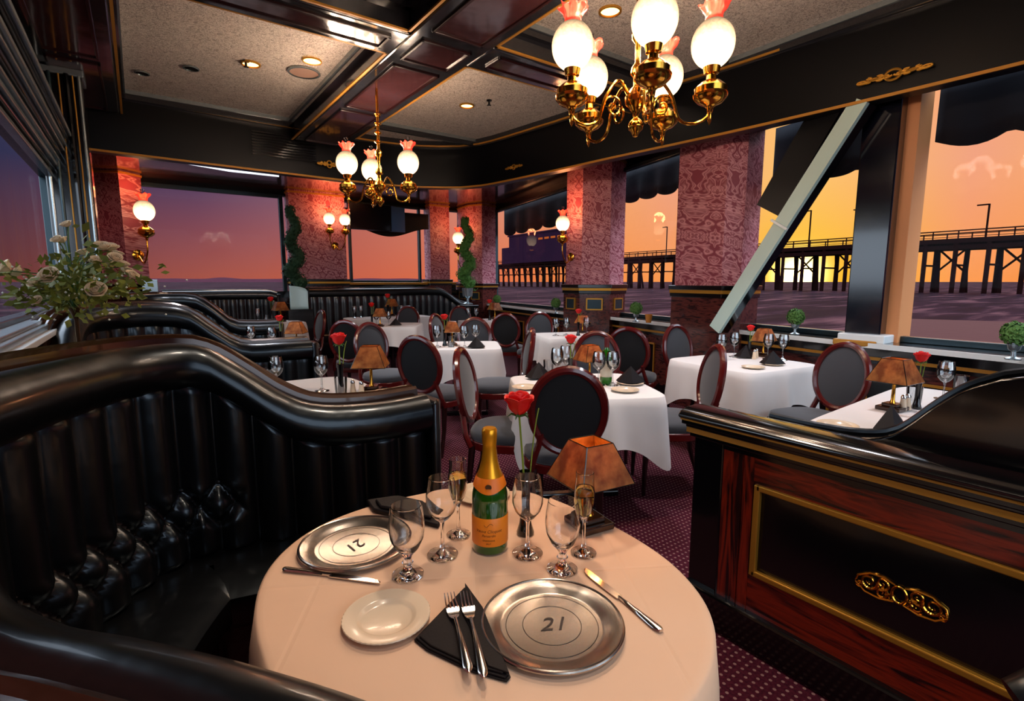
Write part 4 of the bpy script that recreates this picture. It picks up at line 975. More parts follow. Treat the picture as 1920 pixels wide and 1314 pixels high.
# ================================================================== CHAIRS
def make_chair(label):
    t_ = thing('dining_chair', label, 'chair', (0, 0, 0), 0, 'oval-backed mahogany dining chairs')
    # seat (sitter faces +Y), back at -Y
    sh = lambda s_, n=40: [((0.235 * s_) * math.copysign(abs(math.cos(a)) ** 0.72, math.cos(a)) * (1 + 0.08 * math.sin(a)), 0.225 * s_ * math.copysign(abs(math.sin(a)) ** 0.72, math.sin(a))) for a in [2 * PI * i / n for i in range(n)]]
    mb = MB(); rings = [(0.97, 0.435), (1.0, 0.45), (1.0, 0.475), (0.96, 0.495), (0.8, 0.508), (0.4, 0.516), (0.02, 0.518)]; n = 40; vs = []
    for s_, z in rings: vs += [(x, y, z) for x, y in sh(s_)]
    fs = [(i * n + k_, i * n + (k_ + 1) % n, (i + 1) * n + (k_ + 1) % n, (i + 1) * n + k_) for i in range(len(rings) - 1) for k_ in range(n)] + [tuple(range(n)), tuple((len(rings) - 1) * n + k_ for k_ in range(n))]
    mb.add(vs, fs).build('seat', fabric, t_, smooth='all')
    MB().prism(sh(1.02), 0.385, 0.437).build('seat_rail', mahog, t_, smooth=True, bevel=0.006)
    tilt = 0.16; cz = 0.745; a_, b_ = 0.185, 0.222
    def bp(x, z, off=0): # curved back surface
        return Vector((x, -0.225 - (z - 0.45) * tilt - off + 0.25 * x * x, z))
    ring = [bp(a_ * math.cos(t), cz + b_ * math.sin(t)) for t in [2 * PI * i / 44 for i in range(44)]]
    MB().tube(ring, 0.0235, 8, closed=True).build('back_frame', mahog, t_, smooth=True)
    def pad(off, name, m_, bulge):
        mb = MB(); vs = []; n = 36; rr = [1.0, 0.85, 0.6, 0.3, 0.02]
        for r_ in rr:
            for i in range(n):
                t = 2 * PI * i / n; v = bp((a_ - 0.012) * r_ * math.cos(t), cz + (b_ - 0.012) * r_ * math.sin(t)); v.y += off + bulge * (1 - r_ * r_); vs.append(v)
        fs = [(i * n + k_, i * n + (k_ + 1) % n, (i + 1) * n + (k_ + 1) % n, (i + 1) * n + k_) for i in range(len(rr) - 1) for k_ in range(n)] + [tuple((len(rr) - 1) * n + k_ for k_ in range(n))]
        mb.add(vs, fs).build(name, m_, t_, smooth='all')
    pad(0.006, 'back_cushion', fabric, 0.022); pad(-0.008, 'rear_panel', fabric_b, -0.006)
    for sx_ in (-1, 1):
        MB().tube(catmull([(sx_ * 0.185, -0.19, 0.40), (sx_ * 0.175, -0.225, 0.47), (sx_ * 0.142, -0.25, 0.58), (sx_ * 0.14, -0.262, 0.62)], 0.03), 0.018, 8).build('back_support', mahog, t_, smooth=True)
        MB().tube([(sx_ * 0.175, 0.185, 0.40), (sx_ * 0.18, 0.195, 0.2), (sx_ * 0.185, 0.2, 0.0)], [0.024, 0.018, 0.012], 8).build('leg', mahog_d, t_, smooth=True)
        MB().tube(catmull([(sx_ * 0.175, -0.185, 0.41), (sx_ * 0.178, -0.20, 0.2), (sx_ * 0.19, -0.27, 0.0)], 0.06), [0.022] * 3 + [0.014] * 20, 8).build('leg', mahog_d, t_, smooth=True) if False else \
        MB().tube([(sx_ * 0.175, -0.185, 0.41), (sx_ * 0.178, -0.205, 0.2), (sx_ * 0.19, -0.27, 0.0)], [0.023, 0.018, 0.013], 8).build('leg', mahog_d, t_, smooth=True)
    return t_
CH = None
def chair(px, py, face, label, dist=None):
    """px,py: oval centre of the chair back in the picture; face: facing angle in degrees relative to the camera's view (0 = away, 90 = left, 180 = toward camera, -90 = right)"""
    global CH
    p = at(px, py, 0.745)
    rz = -YAW + math.radians(face)
    d = Vector((-math.sin(rz), math.cos(rz), 0)); pos = p + d * 0.27
    if CH is None:
        CH = make_chair(label); CH.location = (pos.x, pos.y, 0); CH.rotation_euler = (0, 0, rz); return CH
    return dup(CH, label, (pos.x, pos.y, 0), rz)
chair(1065, 772, -4, 'black-backed oval chair nearest the camera, at the centre table')
chair(786, 684, -22, 'black oval-backed chair left of centre, seat pointing right')
chair(650, 640, -5, 'black oval-backed chair behind the rose in the second booth')
chair(948, 619, -5, 'dark plum-backed chair seen from behind by the far windows')
chair(1270, 654, -150, 'grey-cushioned chair facing us at the left of the brace table')
chair(1578, 706, 112, 'large grey-cushioned chair at the right of the brace table')
chair(890, 633, 178, 'chair facing us behind the mid-room table napkin')
chair(1118, 674, 178, 'chair facing us behind the red wine bottle')
chair(873, 722, -100, 'side-on chair at the left end of the centre table')
chair(990, 664, 98, 'reddish side-on chair facing left toward the mid-room table')
chair(1177, 660, -22, 'dark chair seen from behind against the window dado')
chair(1012, 617, 165, 'silver-rimmed chair facing us behind the table near the windows')
chair(696, 648, -130, 'grey chair just behind the amber lamp in the second booth')
chair(863, 600, -160, 'grey chair facing us farthest along the right windows')
chair(600, 611, 130, 'grey chair at the open end of the third booth')
chair(1334, 712, 88, 'side-on chair between the centre table and the brace table')
chair(765, 600, 180, 'dark chair facing us at the far banquette table')
chair(820, 622, -110, 'red-rimmed side-on chair behind the mid-room table')

# ================================================================== TABLEWARE
TZ = 0.7465
def glass_obj(name, label, prof_o, prof_i, liquid=None, m_=wine_glass_m, group=None, lm=champ, seg=32):
    t_ = thing(name, label, 'glass', (0, 0, 0), 0, group)
    MB().lathe(prof_o + prof_i[::-1], seg, caps=False).build('bowl_and_stem', m_, t_, smooth=True)
    if liquid: MB().lathe(liquid, seg).build('wine', lm, t_, smooth='all')
    return t_
wine_o = [(0.0, 0.0), (0.036, 0.0005), (0.037, 0.003), (0.02, 0.008), (0.007, 0.016), (0.0045, 0.03), (0.004, 0.07), (0.006, 0.085), (0.018, 0.095), (0.031, 0.112), (0.037, 0.132), (0.037, 0.155), (0.033, 0.18), (0.030, 0.195)]
wine_i = [(0.0, 0.092), (0.012, 0.095), (0.027, 0.110), (0.0355, 0.132), (0.0355, 0.155), (0.0317, 0.18), (0.0288, 0.1955)]
gob_o = [(0.0, 0.0), (0.034, 0.0005), (0.035, 0.004), (0.02, 0.010), (0.011, 0.016), (0.008, 0.024), (0.013, 0.032), (0.008, 0.04), (0.012, 0.050), (0.026, 0.066), (0.037, 0.09), (0.040, 0.115), (0.038, 0.14), (0.034, 0.165)]
gob_i = [(0.0, 0.056), (0.014, 0.062), (0.025, 0.072), (0.0352, 0.092), (0.038, 0.115), (0.0362, 0.14), (0.0325, 0.1655)]
flu_o = [(0.0, 0.0), (0.030, 0.0005), (0.031, 0.003), (0.016, 0.007), (0.006, 0.014), (0.004, 0.03), (0.004, 0.078), (0.008, 0.09), (0.017, 0.105), (0.0235, 0.13), (0.0245, 0.155), (0.022, 0.185), (0.0215, 0.205)]
flu_i = [(0.0, 0.088), (0.006, 0.092), (0.0155, 0.107), (0.022, 0.131), (0.023, 0.155), (0.0205, 0.185), (0.0202, 0.2055)]
flu_l = [(0.0, 0.0885), (0.0058, 0.0925), (0.0152, 0.1075), (0.0217, 0.1315), (0.0226, 0.155), (0.0215, 0.168), (0.0, 0.168)]
GW = glass_obj('wine_glass', 'clear wine glass just left of the champagne bottle', wine_o, wine_i, group='glasses on the front table')
GG = glass_obj('water_goblet', 'short-stemmed water goblet on the left of the front table', gob_o, gob_i, group='glasses on the front table')
GF = glass_obj('champagne_flute', 'flute of champagne behind the bottle on the left', flu_o, flu_i, flu_l, group='glasses on the front table')
def put(o, px, py, z=TZ, rz=0):
    p = at(px, py, z); o.location = (p.x, p.y, z); o.rotation_euler = (0, 0, rz); return o
put(GW, 830, 1040); put(GG, 765, 1078); put(GF, 860, 1003)
put(dup(GW, 'clear wine glass just right of the champagne bottle', (0, 0, 0)), 989, 1038)
put(dup(GG, 'short-stemmed water goblet right of the bottle, above the near charger', (0, 0, 0)), 1054, 1068)
put(dup(GF, 'flute of champagne in front of the mica lamp', (0, 0, 0)), 1094, 1037)
# copies in light thin glass for the rest of the room
BG = thing('wine_glass', 'template', 'glass'); MB().lathe(wine_o + wine_i[::-1], 20, caps=False).build('bowl_and_stem', thin, BG, smooth=True); BG.scale = (1.15, 1.15, 1.1)
TB = thing('water_tumbler', 'template', 'glass'); MB().lathe([(0.0, 0.0), (0.03, 0.001), (0.034, 0.05), (0.036, 0.11), (0.0345, 0.11), (0.0325, 0.05), (0.028, 0.008), (0, 0.006)], 20, caps=False).build('tumbler_wall', thin, TB, smooth=True)
first = {'w': True, 't': True}
def bgglass(px, py, lab, kind='w', z=TZ):
    src = BG if kind == 'w' else TB
    if first[kind]: o = src; o['label'] = lab; o['group'] = 'glasses on the background tables'; first[kind] = False
    else: o = dup(src, lab, (0, 0, 0), 0, 'glasses on the background tables')
    return put(o, px, py, z)
bgglass(520, 735, 'wine glass on the left of the second booth table'); bgglass(604, 733, 'wine glass in the middle of the second booth table')
bgglass(640, 742, 'small tumbler beside the black rose vase of the second booth', 't'); bgglass(505, 722, 'tumbler at the far left of the second booth table', 't')
bgglass(472, 652, 'wine glass left on the third booth table'); bgglass(511, 655, 'wine glass right on the third booth table'); bgglass(440, 648, 'tumbler on the third booth table', 't')
bgglass(1044, 712, 'left wine glass of the pair behind the chair at the centre table'); bgglass(1060, 706, 'right wine glass of the pair behind the chair at the centre table'); bgglass(1028, 704, 'tumbler left of the vase on the centre table', 't')
bgglass(1148, 722, 'large wine glass right of the red wine bottle'); 
bgglass(1042, 629, 'wine glass at the left on the table behind the centre table'); bgglass(1062, 628, 'wine glass at the right on the table behind the centre table'); bgglass(1100, 627, 'wine glass beside the small pale lamp behind the centre table')
bgglass(1351, 674, 'left wine glass on the brace table'); bgglass(1376, 669, 'second wine glass from the left on the brace table'); bgglass(1439, 673, 'wine glass between lamp and napkin on the brace table'); bgglass(1467, 675, 'rightmost wine glass on the brace table')
bgglass(1768, 748, 'stemless-looking glass on the divider booth table'); bgglass(1799, 738, 'straight tumbler right on the divider booth table', 't'); bgglass(1712, 762, 'tumbler below the rose on the divider booth table', 't')
bgglass(820, 650, 'leftmost wine glass on the mid-room table'); bgglass(871, 651, 'wine glass in the middle of the mid-room table'); bgglass(892, 648, 'right wine glass on the mid-room table'); bgglass(846, 650, 'tumbler on the mid-room table', 't')
bgglass(665, 596, 'left wine glass on the far banquette table'); bgglass(677, 595, 'right wine glass on the far banquette table'); bgglass(706, 612, 'left wine glass on the table before the far banquette'); bgglass(729, 611, 'middle wine glass on the table before the far banquette'); bgglass(753, 594, 'wine glass above the dark chair at the far banquette', 'w')
bgglass(878, 600, 'left wine glass on the far window table'); bgglass(893, 601, 'right wine glass on the far window table'); bgglass(484, 603, 'wine glass on the table before the purple window', 'w'); bgglass(500, 603, 'tumbler on the table before the purple window', 't')

# champagne bottle
q = at(919, 1026, TZ)
cb = thing('champagne_bottle', 'green champagne bottle with orange label on the front table', 'bottle', (q.x, q.y, TZ), -YAW + math.radians(-2))
prof = [(0, 0.004), (0.036, 0.0), (0.0425, 0.004), (0.0438, 0.012), (0.0438, 0.13), (0.0432, 0.142), (0.039, 0.163), (0.031, 0.186), (0.023, 0.206), (0.0185, 0.226), (0.0155, 0.26), (0.0145, 0.285), (0.0165, 0.287), (0.0165, 0.298), (0.0, 0.299)]
MB().lathe(prof, 40).build('bottle_body', mat('green_bottle_glass', (34, 88, 14), 0.06, coat=1.0, trans=0.35), cb, smooth=True)
MB().lathe([(0.0442, 0.0235), (0.0446, 0.024), (0.0446, 0.094), (0.0442, 0.0945)], 40, caps=False).build('front_label', mat('orange_label', (232, 128, 22), 0.45), cb, smooth=True)
MB().lathe([(0.0335, 0.182), (0.0325, 0.186), (0.0245, 0.206), (0.0198, 0.226), (0.0172, 0.25), (0.0165, 0.262), (0.0175, 0.27), (0.0185, 0.288), (0.0185, 0.302), (0.015, 0.306), (0, 0.306)], 32, fn=lambda r_, z, a: r_ * (1 + 0.012 * math.sin(a * 9 + z * 300))).build('foil_capsule', mat('gold_orange_foil', (236, 160, 30), 0.3, metal=0.7), cb, smooth=True)
def nl(r_, z, a):
    dz = -0.012 * max(0, math.cos(a + PI / 2)) ** 3 if z < 0.18 else 0
    return (r_ - (dz * 0.1), z + dz)
MB().lathe([(0.0402, 0.165), (0.0408, 0.166), (0.0335, 0.188), (0.0327, 0.189)], 40, caps=False, fn=nl).build('neck_label', mat('orange_neck_label', (236, 120, 20), 0.45), cb, smooth=True)
MB().lathe([(0.0, 0.0), (0.0075, 0.0), (0.0075, 0.002), (0, 0.002)], 18).build('neck_seal', mat('seal_dark', (70, 40, 16), 0.4), cb, rot=(PI / 2 + 0.35, 0, 0), loc=(0, -0.0385, 0.172))
def wrap_text(txt, size, z, R_, name, m_, shear=0.0):
    mb = text_mesh(txt, size, shear, 0.0002); mb.v = [((R_ + v[2]) * math.sin(v[0] / R_), -(R_ + v[2]) * math.cos(v[0] / R_), z + v[1]) for v in mb.v]; mb.build(name, m_, cb)
ink = mat('label_ink', (120, 60, 10), 0.6)
wrap_text('Veuve Clicquot', 0.0105, 0.063, 0.0449, 'label_lettering', ink, 0.3)
wrap_text('Ponsardin', 0.0085, 0.052, 0.0449, 'label_lettering', ink, 0.3)
wrap_text('CHAMPAGNE', 0.005, 0.040, 0.0449, 'label_lettering', ink)
wrap_text('BRUT', 0.005, 0.032, 0.0449, 'label_lettering', ink)
MB().tube([(0.0449 * math.sin(a * 0.12), -0.0449 * math.cos(a * 0.12), 0.079 + 0.004 * math.sin(a * 1.57)) for a in [i * 0.4 - 2 for i in range(11)]], 0.0005, 5).build('label_crest', ink, cb)

# chargers
def charger(label, px, py, rz, D_=0.137):
    p = at(px, py, TZ + 0.012); t_ = thing('pewter_charger', label, 'charger plate', (p.x, p.y, TZ), rz)
    pr_ = [(0, 0.003), (0.095, 0.003), (0.1, 0.004), (0.108, 0.009), (0.128, 0.0135), (0.135, 0.0145), (0.137, 0.0125), (0.137, 0.010), (0.130, 0.009), (0.108, 0.003), (0.095, 0.0), (0, 0.0)]
    MB().lathe(pr_, 72).build('plate', pewter, t_, smooth=True)
    mb = MB()
    for r_ in (0.056, 0.088): mb.tube([(r_ * math.cos(a), r_ * math.sin(a), 0.0032) for a in [2 * PI * i / 60 for i in range(60)]], 0.0006, 5, closed=True)
    mb.build('engraved_rings', engr, t_)
    mb = MB(); mb.tube([(0.133 * math.cos(a), 0.133 * math.sin(a), 0.0146) for a in [2 * PI * i / 80 for i in range(80)]], 0.0022, 6, closed=True); mb.build('beaded_rim', pewter, t_, smooth=True)
    tm = text_mesh('21', 0.052, 0.35, 0.0004); tm.v = [(x, y, 0.0036 + z) for x, y, z in tm.v]; tm.build('engraved_number', engr, t_)
    return t_
charger('pewter charger engraved 21, nearest the camera', 1035, 1163, -YAW + math.radians(6))
charger('pewter charger partly behind the left goblet', 668, 1014, -YAW + math.radians(180 + 62))
# bread plate
p = at(725, 1154, TZ + 0.01); bp_ = thing('bread_plate', 'cream china bread plate with a beaded rim', 'plate', (p.x, p.y, TZ))
MB().lathe([(0, 0.003), (0.046, 0.003), (0.050, 0.0045), (0.055, 0.009), (0.058, 0.0098), (0.079, 0.0135), (0.083, 0.0135), (0.084, 0.0115), (0.076, 0.008), (0.056, 0.002), (0.045, 0.0), (0, 0.0)], 96, fn=lambda r_, z, a: r_ * (1 + (0.006 * math.cos(48 * a) if r_ > 0.07 else 0))).build('dish', china, bp_, smooth=True)
# far small plates on the front table
for px, py, lab, rr in [(905, 930, 'small white plate behind the champagne bottle', 0.75)]:
    o = dup(bp_, lab, (0, 0, 0)); put(o, px, py); 
# cutlery
def fork(label, a, b, z, group='forks on the dark napkin'):
    A_ = at(*a, z); B_ = at(*b, z); L = (B_ - A_).length; rz = math.atan2((A_ - B_).y, (A_ - B_).x)  # handle end B -> tines A
    t_ = thing('dinner_fork', label, 'fork', (B_.x, B_.y, z), rz, group)
    def hz(x): return 0.006 + 0.006 * math.sin(PI * min(1, x / (L * 0.7)))
    # handle
    xs = [i / 20 for i in range(21)]; 
    wd = lambda t: 0.0085 * (1 - 0.62 * min(1, t / 0.75)) if t > 0.08 else 0.0085 * math.sqrt(max(0.05, t / 0.08))
    mb = MB(); vs = []
    for t in xs:
        x = t * L * 0.64; w_ = wd(t); z_ = hz(x)
        for yy, zz in ((-w_, 0), (-w_ * 0.6, 0.0022), (0, 0.003), (w_ * 0.6, 0.0022), (w_, 0), (0, -0.0015)): vs.append((x, yy, z_ + zz))
    n = 6; mb.add(vs, [(i * n + k_, i * n + (k_ + 1) % n, (i + 1) * n + (k_ + 1) % n, (i + 1) * n + k_) for i in range(20) for k_ in range(n)] + [tuple(range(n)), tuple(20 * n + k_ for k_ in range(n))]).build('handle', steel, t_, smooth=True)
    mb = MB(); x0 = L * 0.63; x1 = L * 0.80; vs = []
    for i in range(9):
        t = i / 8; x = x0 + (x1 - x0) * t; w_ = 0.0035 + 0.009 * math.sin(t * PI / 2) ** 0.9; z_ = hz(x) - 0.004 * math.sin(t * PI)
        vs += [(x, -w_, z_), (x, w_, z_), (x, w_, z_ - 0.0018), (x, -w_, z_ - 0.0018)]
    mb.add(vs, [(4 * i + q_, 4 * i + (q_ + 1) % 4, 4 * i + 4 + (q_ + 1) % 4, 4 * i + 4 + q_) for i in range(8) for q_ in range(4)] + [(0, 1, 2, 3), (32, 33, 34, 35)])
    neck_o = mb.build('neck', steel, t_, smooth=True)
    for k_ in range(4):
        y = -0.0105 + 0.007 * k_
        MB().tube([(x1 - 0.002, y, hz(x1) - 0.001), (x1 + (L - x1) * 0.5, y * 0.97, hz(x1) - 0.003), (L, y * 0.92, hz(x1) + 0.003)], [0.0017, 0.0015, 0.0008], 6).build('tine', steel, neck_o, smooth=True)
    return t_
def knife(label, a, b, z):
    A_ = at(*a, z); B_ = at(*b, z); L = (B_ - A_).length; rz = math.atan2((A_ - B_).y, (A_ - B_).x)
    t_ = thing('table_knife', label, 'knife', (B_.x, B_.y, z), rz, 'knives on the front table')
    mb = MB(); vs = []
    for i in range(17):
        t = i / 16; x = t * L * 0.5; w_ = 0.0062 + 0.0028 * math.cos(t * PI); w_ = w_ * (0.6 if i == 0 else 1)
        for k_ in range(8):
            an = 2 * PI * k_ / 8; vs.append((x, w_ * math.cos(an), 0.0042 + 0.004 * math.sin(an)))
    mb.add(vs, [(i * 8 + k_, i * 8 + (k_ + 1) % 8, (i + 1) * 8 + (k_ + 1) % 8, (i + 1) * 8 + k_) for i in range(16) for k_ in range(8)] + [tuple(range(8)), tuple(128 + k_ for k_ in range(8))]).build('handle', steel, t_, smooth=True)
    mb = MB(); vs = []
    for i in range(13):
        t = i / 12; x = L * (0.49 + 0.51 * t); w1 = 0.0075 * (1 - 0.1 * t); w2 = 0.008 + 0.002 * math.sin(t * PI)
        if t > 0.8: w2 *= math.sqrt(max(0.02, 1 - ((t - 0.8) / 0.2) ** 2))
        vs += [(x, -w1 if t < 1 else -0.006, 0.003), (x, w2 - 0.0015, 0.003), (x, w2 - 0.0015, 0.0045), (x, -w1 if t < 1 else -0.006, 0.0055)]
    mb.add(vs, [(4 * i + q_, 4 * i + (q_ + 1) % 4, 4 * i + 4 + (q_ + 1) % 4, 4 * i + 4 + q_) for i in range(12) for q_ in range(4)] + [(0, 1, 2, 3), (48, 49, 50, 51)]).build('blade', steel, t_)
    return t_
knife('steel knife lying between the left charger and bread plate', (714, 1094), (532, 1069), TZ)
knife('steel knife right of the near charger', (1095, 1070), (1240, 1186), TZ)
# napkin under forks: folded triangle
def poly_px(pts, z): return [at(x, y, z) for x, y in pts]
np_ = poly_px([(871, 1103), (776, 1202), (800, 1222), (884, 1262), (950, 1281), (958, 1272), (905, 1150)], TZ)
c0 = sum(np_, Vector()) / len(np_)
nk = thing('folded_napkin', 'dark folded napkin under the two forks', 'napkin', (c0.x, c0.y, TZ))
mb = MB()
for i, (s_, z0, z1) in enumerate(((1.0, 0.0005, 0.004), (0.96, 0.0042, 0.008), (0.9, 0.0082, 0.012))):
    mb.prism([((v.x - c0.x) * s_, (v.y - c0.y) * s_) for v in np_], z0, z1)
mb.build('folded_cloth', napk, nk, bevel=0.0018)
a_, b_, c_ = [at(*p_, TZ) - c0 for p_ in ((872, 1104), (905, 1150), (955, 1276))]; a_.z = b_.z = c_.z = 0
d_ = at(872, 1170, TZ) - c0; e_ = at(915, 1262, TZ) - c0
MB().prism([(a_.x, a_.y), (b_.x, b_.y), (c_.x, c_.y), (e_.x, e_.y), (d_.x, d_.y)], 0.0118, 0.0150).build('top_fold', napk, nk, bevel=0.001)
fork('left dinner fork on the dark napkin', (842, 1118), (880, 1268), TZ + 0.0155)
fork('right dinner fork on the dark napkin', (872, 1115), (908, 1278), TZ + 0.0155)
# second napkin far left
np_ = poly_px([(688, 944), (742, 936), (800, 950), (832, 975), (822, 992), (770, 978), (700, 962)], TZ); c0 = sum(np_, Vector()) / len(np_)
n2 = thing('rolled_napkin', 'dark crumpled napkin behind the left goblet', 'napkin', (c0.x, c0.y, TZ))
MB().prism([(v.x - c0.x, v.y - c0.y) for v in np_], 0.001, 0.014).prism([((v.x - c0.x) * 0.8, (v.y - c0.y) * 0.75) for v in np_], 0.0142, 0.024).build('folded_cloth', napk, n2, bevel=0.004, smooth=True)

# vase + rose
def petal_rose(root, c, s, m_=red, tall=1.0):
    mb = MB()
    for ring_, (n, R0, R1, h, op, tw) in enumerate([(3, 0.010, 0.010, 0.062, 0.0, 0), (3, 0.016, 0.017, 0.064, 0.1, 0.7), (4, 0.021, 0.024, 0.062, 0.35, 0.4), (5, 0.025, 0.031, 0.056, 0.8, 0.9)]):
        for i in range(n):
            a0 = 2 * PI * i / n + tw; wd = 2 * PI / n * 0.62
            def f(u, v, a0=a0, wd=wd, R0=R0, R1=R1, h=h, op=op):
                a = a0 + (u - 0.5) * 2 * wd
                r_ = R0 * math.sin(min(1, v * 1.6) * PI / 2) ** 0.8 + (R1 - R0) * v + op * 0.010 * max(0, v - 0.72) / 0.28 - 0.002 * (1 - abs(u - 0.5) * 2)
                z = h * v * (1 - 0.16 * (abs(u - 0.5) * 2) ** 2) - op * 0.004 * max(0, v - 0.8) / 0.2
                return (c[0] + r_ * math.cos(a) * s, c[1] + r_ * math.sin(a) * s, c[2] + z * s * tall)
            mb.grid(f, 9, 8)
    return mb.build('bloom', m_, root, smooth='all', solid=0.0008)
def rose_vase(vl, rl, px, py, h=0.15, stem=0.11, s=1.0, rs=1.0, lean=(0, 0)):
    p = at(px, py, TZ)
    v = thing('bud_vase', vl, 'vase', (p.x, p.y, TZ), 0, None, s)
    hh = h
    MB().lathe([(0, 0.0), (0.022, 0.0), (0.023, 0.006), (0.016, 0.03), (0.012, 0.06), (0.012, hh * 0.7), (0.0165, hh), (0.0145, hh), (0.0105, hh * 0.7), (0.0105, 0.06), (0.0, 0.03)], 20, caps=False).build('vase_body', lacquer, v, smooth=True)
    r_ = thing('red_rose', rl, 'flower', (p.x, p.y, TZ + 0.03), 0, None, s)
    lx, ly = lean; top = (lx, ly, hh + stem)
    MB().tube(catmull([(0, 0, 0), (lx * 0.25, ly * 0.25, (hh) * 0.7), (lx, ly, hh + stem + 0.004)], 0.02), 0.0028, 6).build('stem', stemg, r_, smooth=True)
    MB().tube(catmull([(0.004, 0, 0.02), (0.018, -0.01, hh + stem * 0.5), (0.03, -0.015, hh + stem + 0.02)], 0.03), 0.0018, 5).build('bare_stem', stemg, r_)
    mb = MB()
    for i in range(5):
        a = 2 * PI * i / 5; mb.tube([(top[0], top[1], top[2]), (top[0] + 0.02 * math.cos(a) * rs, top[1] + 0.02 * math.sin(a) * rs, top[2] + 0.006), (top[0] + 0.03 * math.cos(a) * rs, top[1] + 0.03 * math.sin(a) * rs, top[2] - 0.002)], [0.004, 0.003, 0.0008], 5)
    mb.build('sepals', green, r_)
    petal_rose(r_, top, rs)
    return v, r_
rose_vase('tall black bud vase behind the right wine glass', 'red rose in the black vase on the front table', 985, 1000, 0.17, 0.115, 1.0, 1.0, (-0.012, 0.012))
for px, py, s_, vl, rl in [(640, 742, 1.25, 'black bud vase on the second booth table', 'red rose on the second booth table'),
                       (527, 652, 1.1, 'black bud vase on the third booth table', 'red rose on the third booth table'),
                       (1069, 716, 1.05, 'black bud vase on the centre table', 'red rose on the centre table'),
                       (1404, 671, 0.95, 'black bud vase on the brace table', 'red rose on the brace table'),
                       (1718, 766, 1.0, 'black bud vase on the divider booth table', 'red rose on the divider booth table'),
                       (1084, 629, 1.1, 'black bud vase on the table behind the centre table', 'red rose on the table behind the centre table'),
                       (834, 648, 1.1, 'black bud vase on the mid-room table', 'red rose on the mid-room table'),
                       (698, 612, 1.2, 'black bud vase on the table before the far banquette', 'red rose on the table before the far banquette'),
                       (728, 594, 1.5, 'black bud vase on the far banquette table', 'red rose on the far banquette table'),
                       (918, 600, 1.2, 'black bud vase on the far window table', 'red rose on the far window table'),
                       (510, 602, 1.4, 'black bud vase on the table before the purple window', 'red rose on the table before the purple window')]:
    rose_vase(vl, rl, px, py, 0.15, 0.06, s_, 0.95)

# table lamps with mica shades
mica = mat('amber_mica', (176, 112, 52), 0.5); r = nodes(mica); TT = r.T
tcc = TT.new('ShaderNodeTexCoord'); nn_ = TT.new('ShaderNodeTexNoise'); nn_.inputs['Scale'].default_value = 28; nn_.inputs['Detail'].default_value = 4; TT.l.new(tcc.outputs['Object'], nn_.inputs[0])
cc = TT.ramp(nn_.outputs[0], [(0.35, lin(150, 84, 36)), (0.65, lin(206, 142, 74))]); 
tr_ = TT.new('ShaderNodeBsdfTranslucent'); TT.l.new(cc, tr_.inputs[0]); TT.l.new(cc, r.p.inputs['Base Color'])
mxs = TT.new('ShaderNodeMixShader'); mxs.inputs[0].default_value = 0.55
out_ = [n for n in TT.n if n.type == 'OUTPUT_MATERIAL'][0]
TT.l.new(r.p.outputs[0], mxs.inputs[1]); TT.l.new(tr_.outputs[0], mxs.inputs[2]); TT.l.new(mxs.outputs[0], out_.inputs[0])
def table_lamp(label, px, py, rz=0.0, s=1.0, sx=0.068, power=1.6, h=0.0, first=[None]):
    p = at(px, py, TZ)
    if first[0] is None:
        t_ = thing('mica_table_lamp', label, 'lamp', (p.x, p.y, TZ), rz, 'mica-shaded table lamps', s); first[0] = t_
        MB().box((0, 0, 0.008), (0.085, 0.085, 0.016)).box((0, 0, 0.022), (0.055, 0.055, 0.012)).build('base', bronze, t_, bevel=0.003)
        MB().lathe([(0.012, 0.026), (0.007, 0.04), (0.006, 0.10), (0.009, 0.125), (0.014, 0.13), (0.014, 0.142), (0, 0.144)], 14).build('stem', brass, t_, smooth=True)
        for k_ in range(4):
            a = PI / 2 * k_; z0, z1 = 0.115, 0.205; b0, b1 = 0.072, 0.036
            c_, s_ = math.cos(a), math.sin(a); R2 = lambda x, y: (x * c_ - y * s_, x * s_ + y * c_)
            vs = [(*R2(-b0, -b0), z0), (*R2(b0, -b0), z0), (*R2(b1, -b1), z1), (*R2(-b1, -b1), z1)]
            MB().add(vs, [(0, 1, 2, 3)]).build('shade_panel', mica, t_, solid=0.0012)
            MB().tube([vs[0], vs[3]], 0.0014, 6).tube([vs[0], vs[1]], 0.0014, 6).tube([vs[3], vs[2]], 0.0012, 6).build('shade_edge', lacquer, t_)
        MB().lathe([(0, 0.142), (0.008, 0.148), (0.01, 0.158), (0.005, 0.172), (0, 0.18)], 12).build('flame', flame, t_, smooth=True)
        plight('glow', (0, 0, 0.163), (1, 0.38, 0.08), power, 0.012, t_)
        return t_
    t_ = dup(first[0], label, (p.x, p.y, TZ), rz, None, s); return t_
table_lamp('mica-shaded lamp on the front table', 1104, 985, -YAW + math.radians(28), 1.15)
for px, py, s_, rz, lab in [(697, 734, 1.35, 5, 'amber lamp on the second booth table'), (557, 651, 1.25, 5, 'amber lamp on the third booth table'),
                       (1105, 712, 1.15, 25, 'amber lamp behind the red wine bottle'), (1430, 668, 1.2, 45, 'half pale lamp on the brace table'),
                       (1672, 768, 1.3, 30, 'amber lamp on the divider booth table'), (1092, 624, 1.1, 45, 'small pale lamp on the table behind the centre table'),
                       (848, 647, 1.2, 10, 'small amber lamp on the mid-room table'), (713, 612, 1.3, 5, 'dark amber lamp on the table before the far banquette'),
                       (735, 592, 1.6, 5, 'tiny lamp on the far banquette table'), (928, 598, 1.4, 40, 'tiny pale lamp on the far window table'), (527, 603, 1.6, 40, 'pale lamp on the table before the purple window')]:
    table_lamp(lab, px, py, -YAW + math.radians(rz), s_)

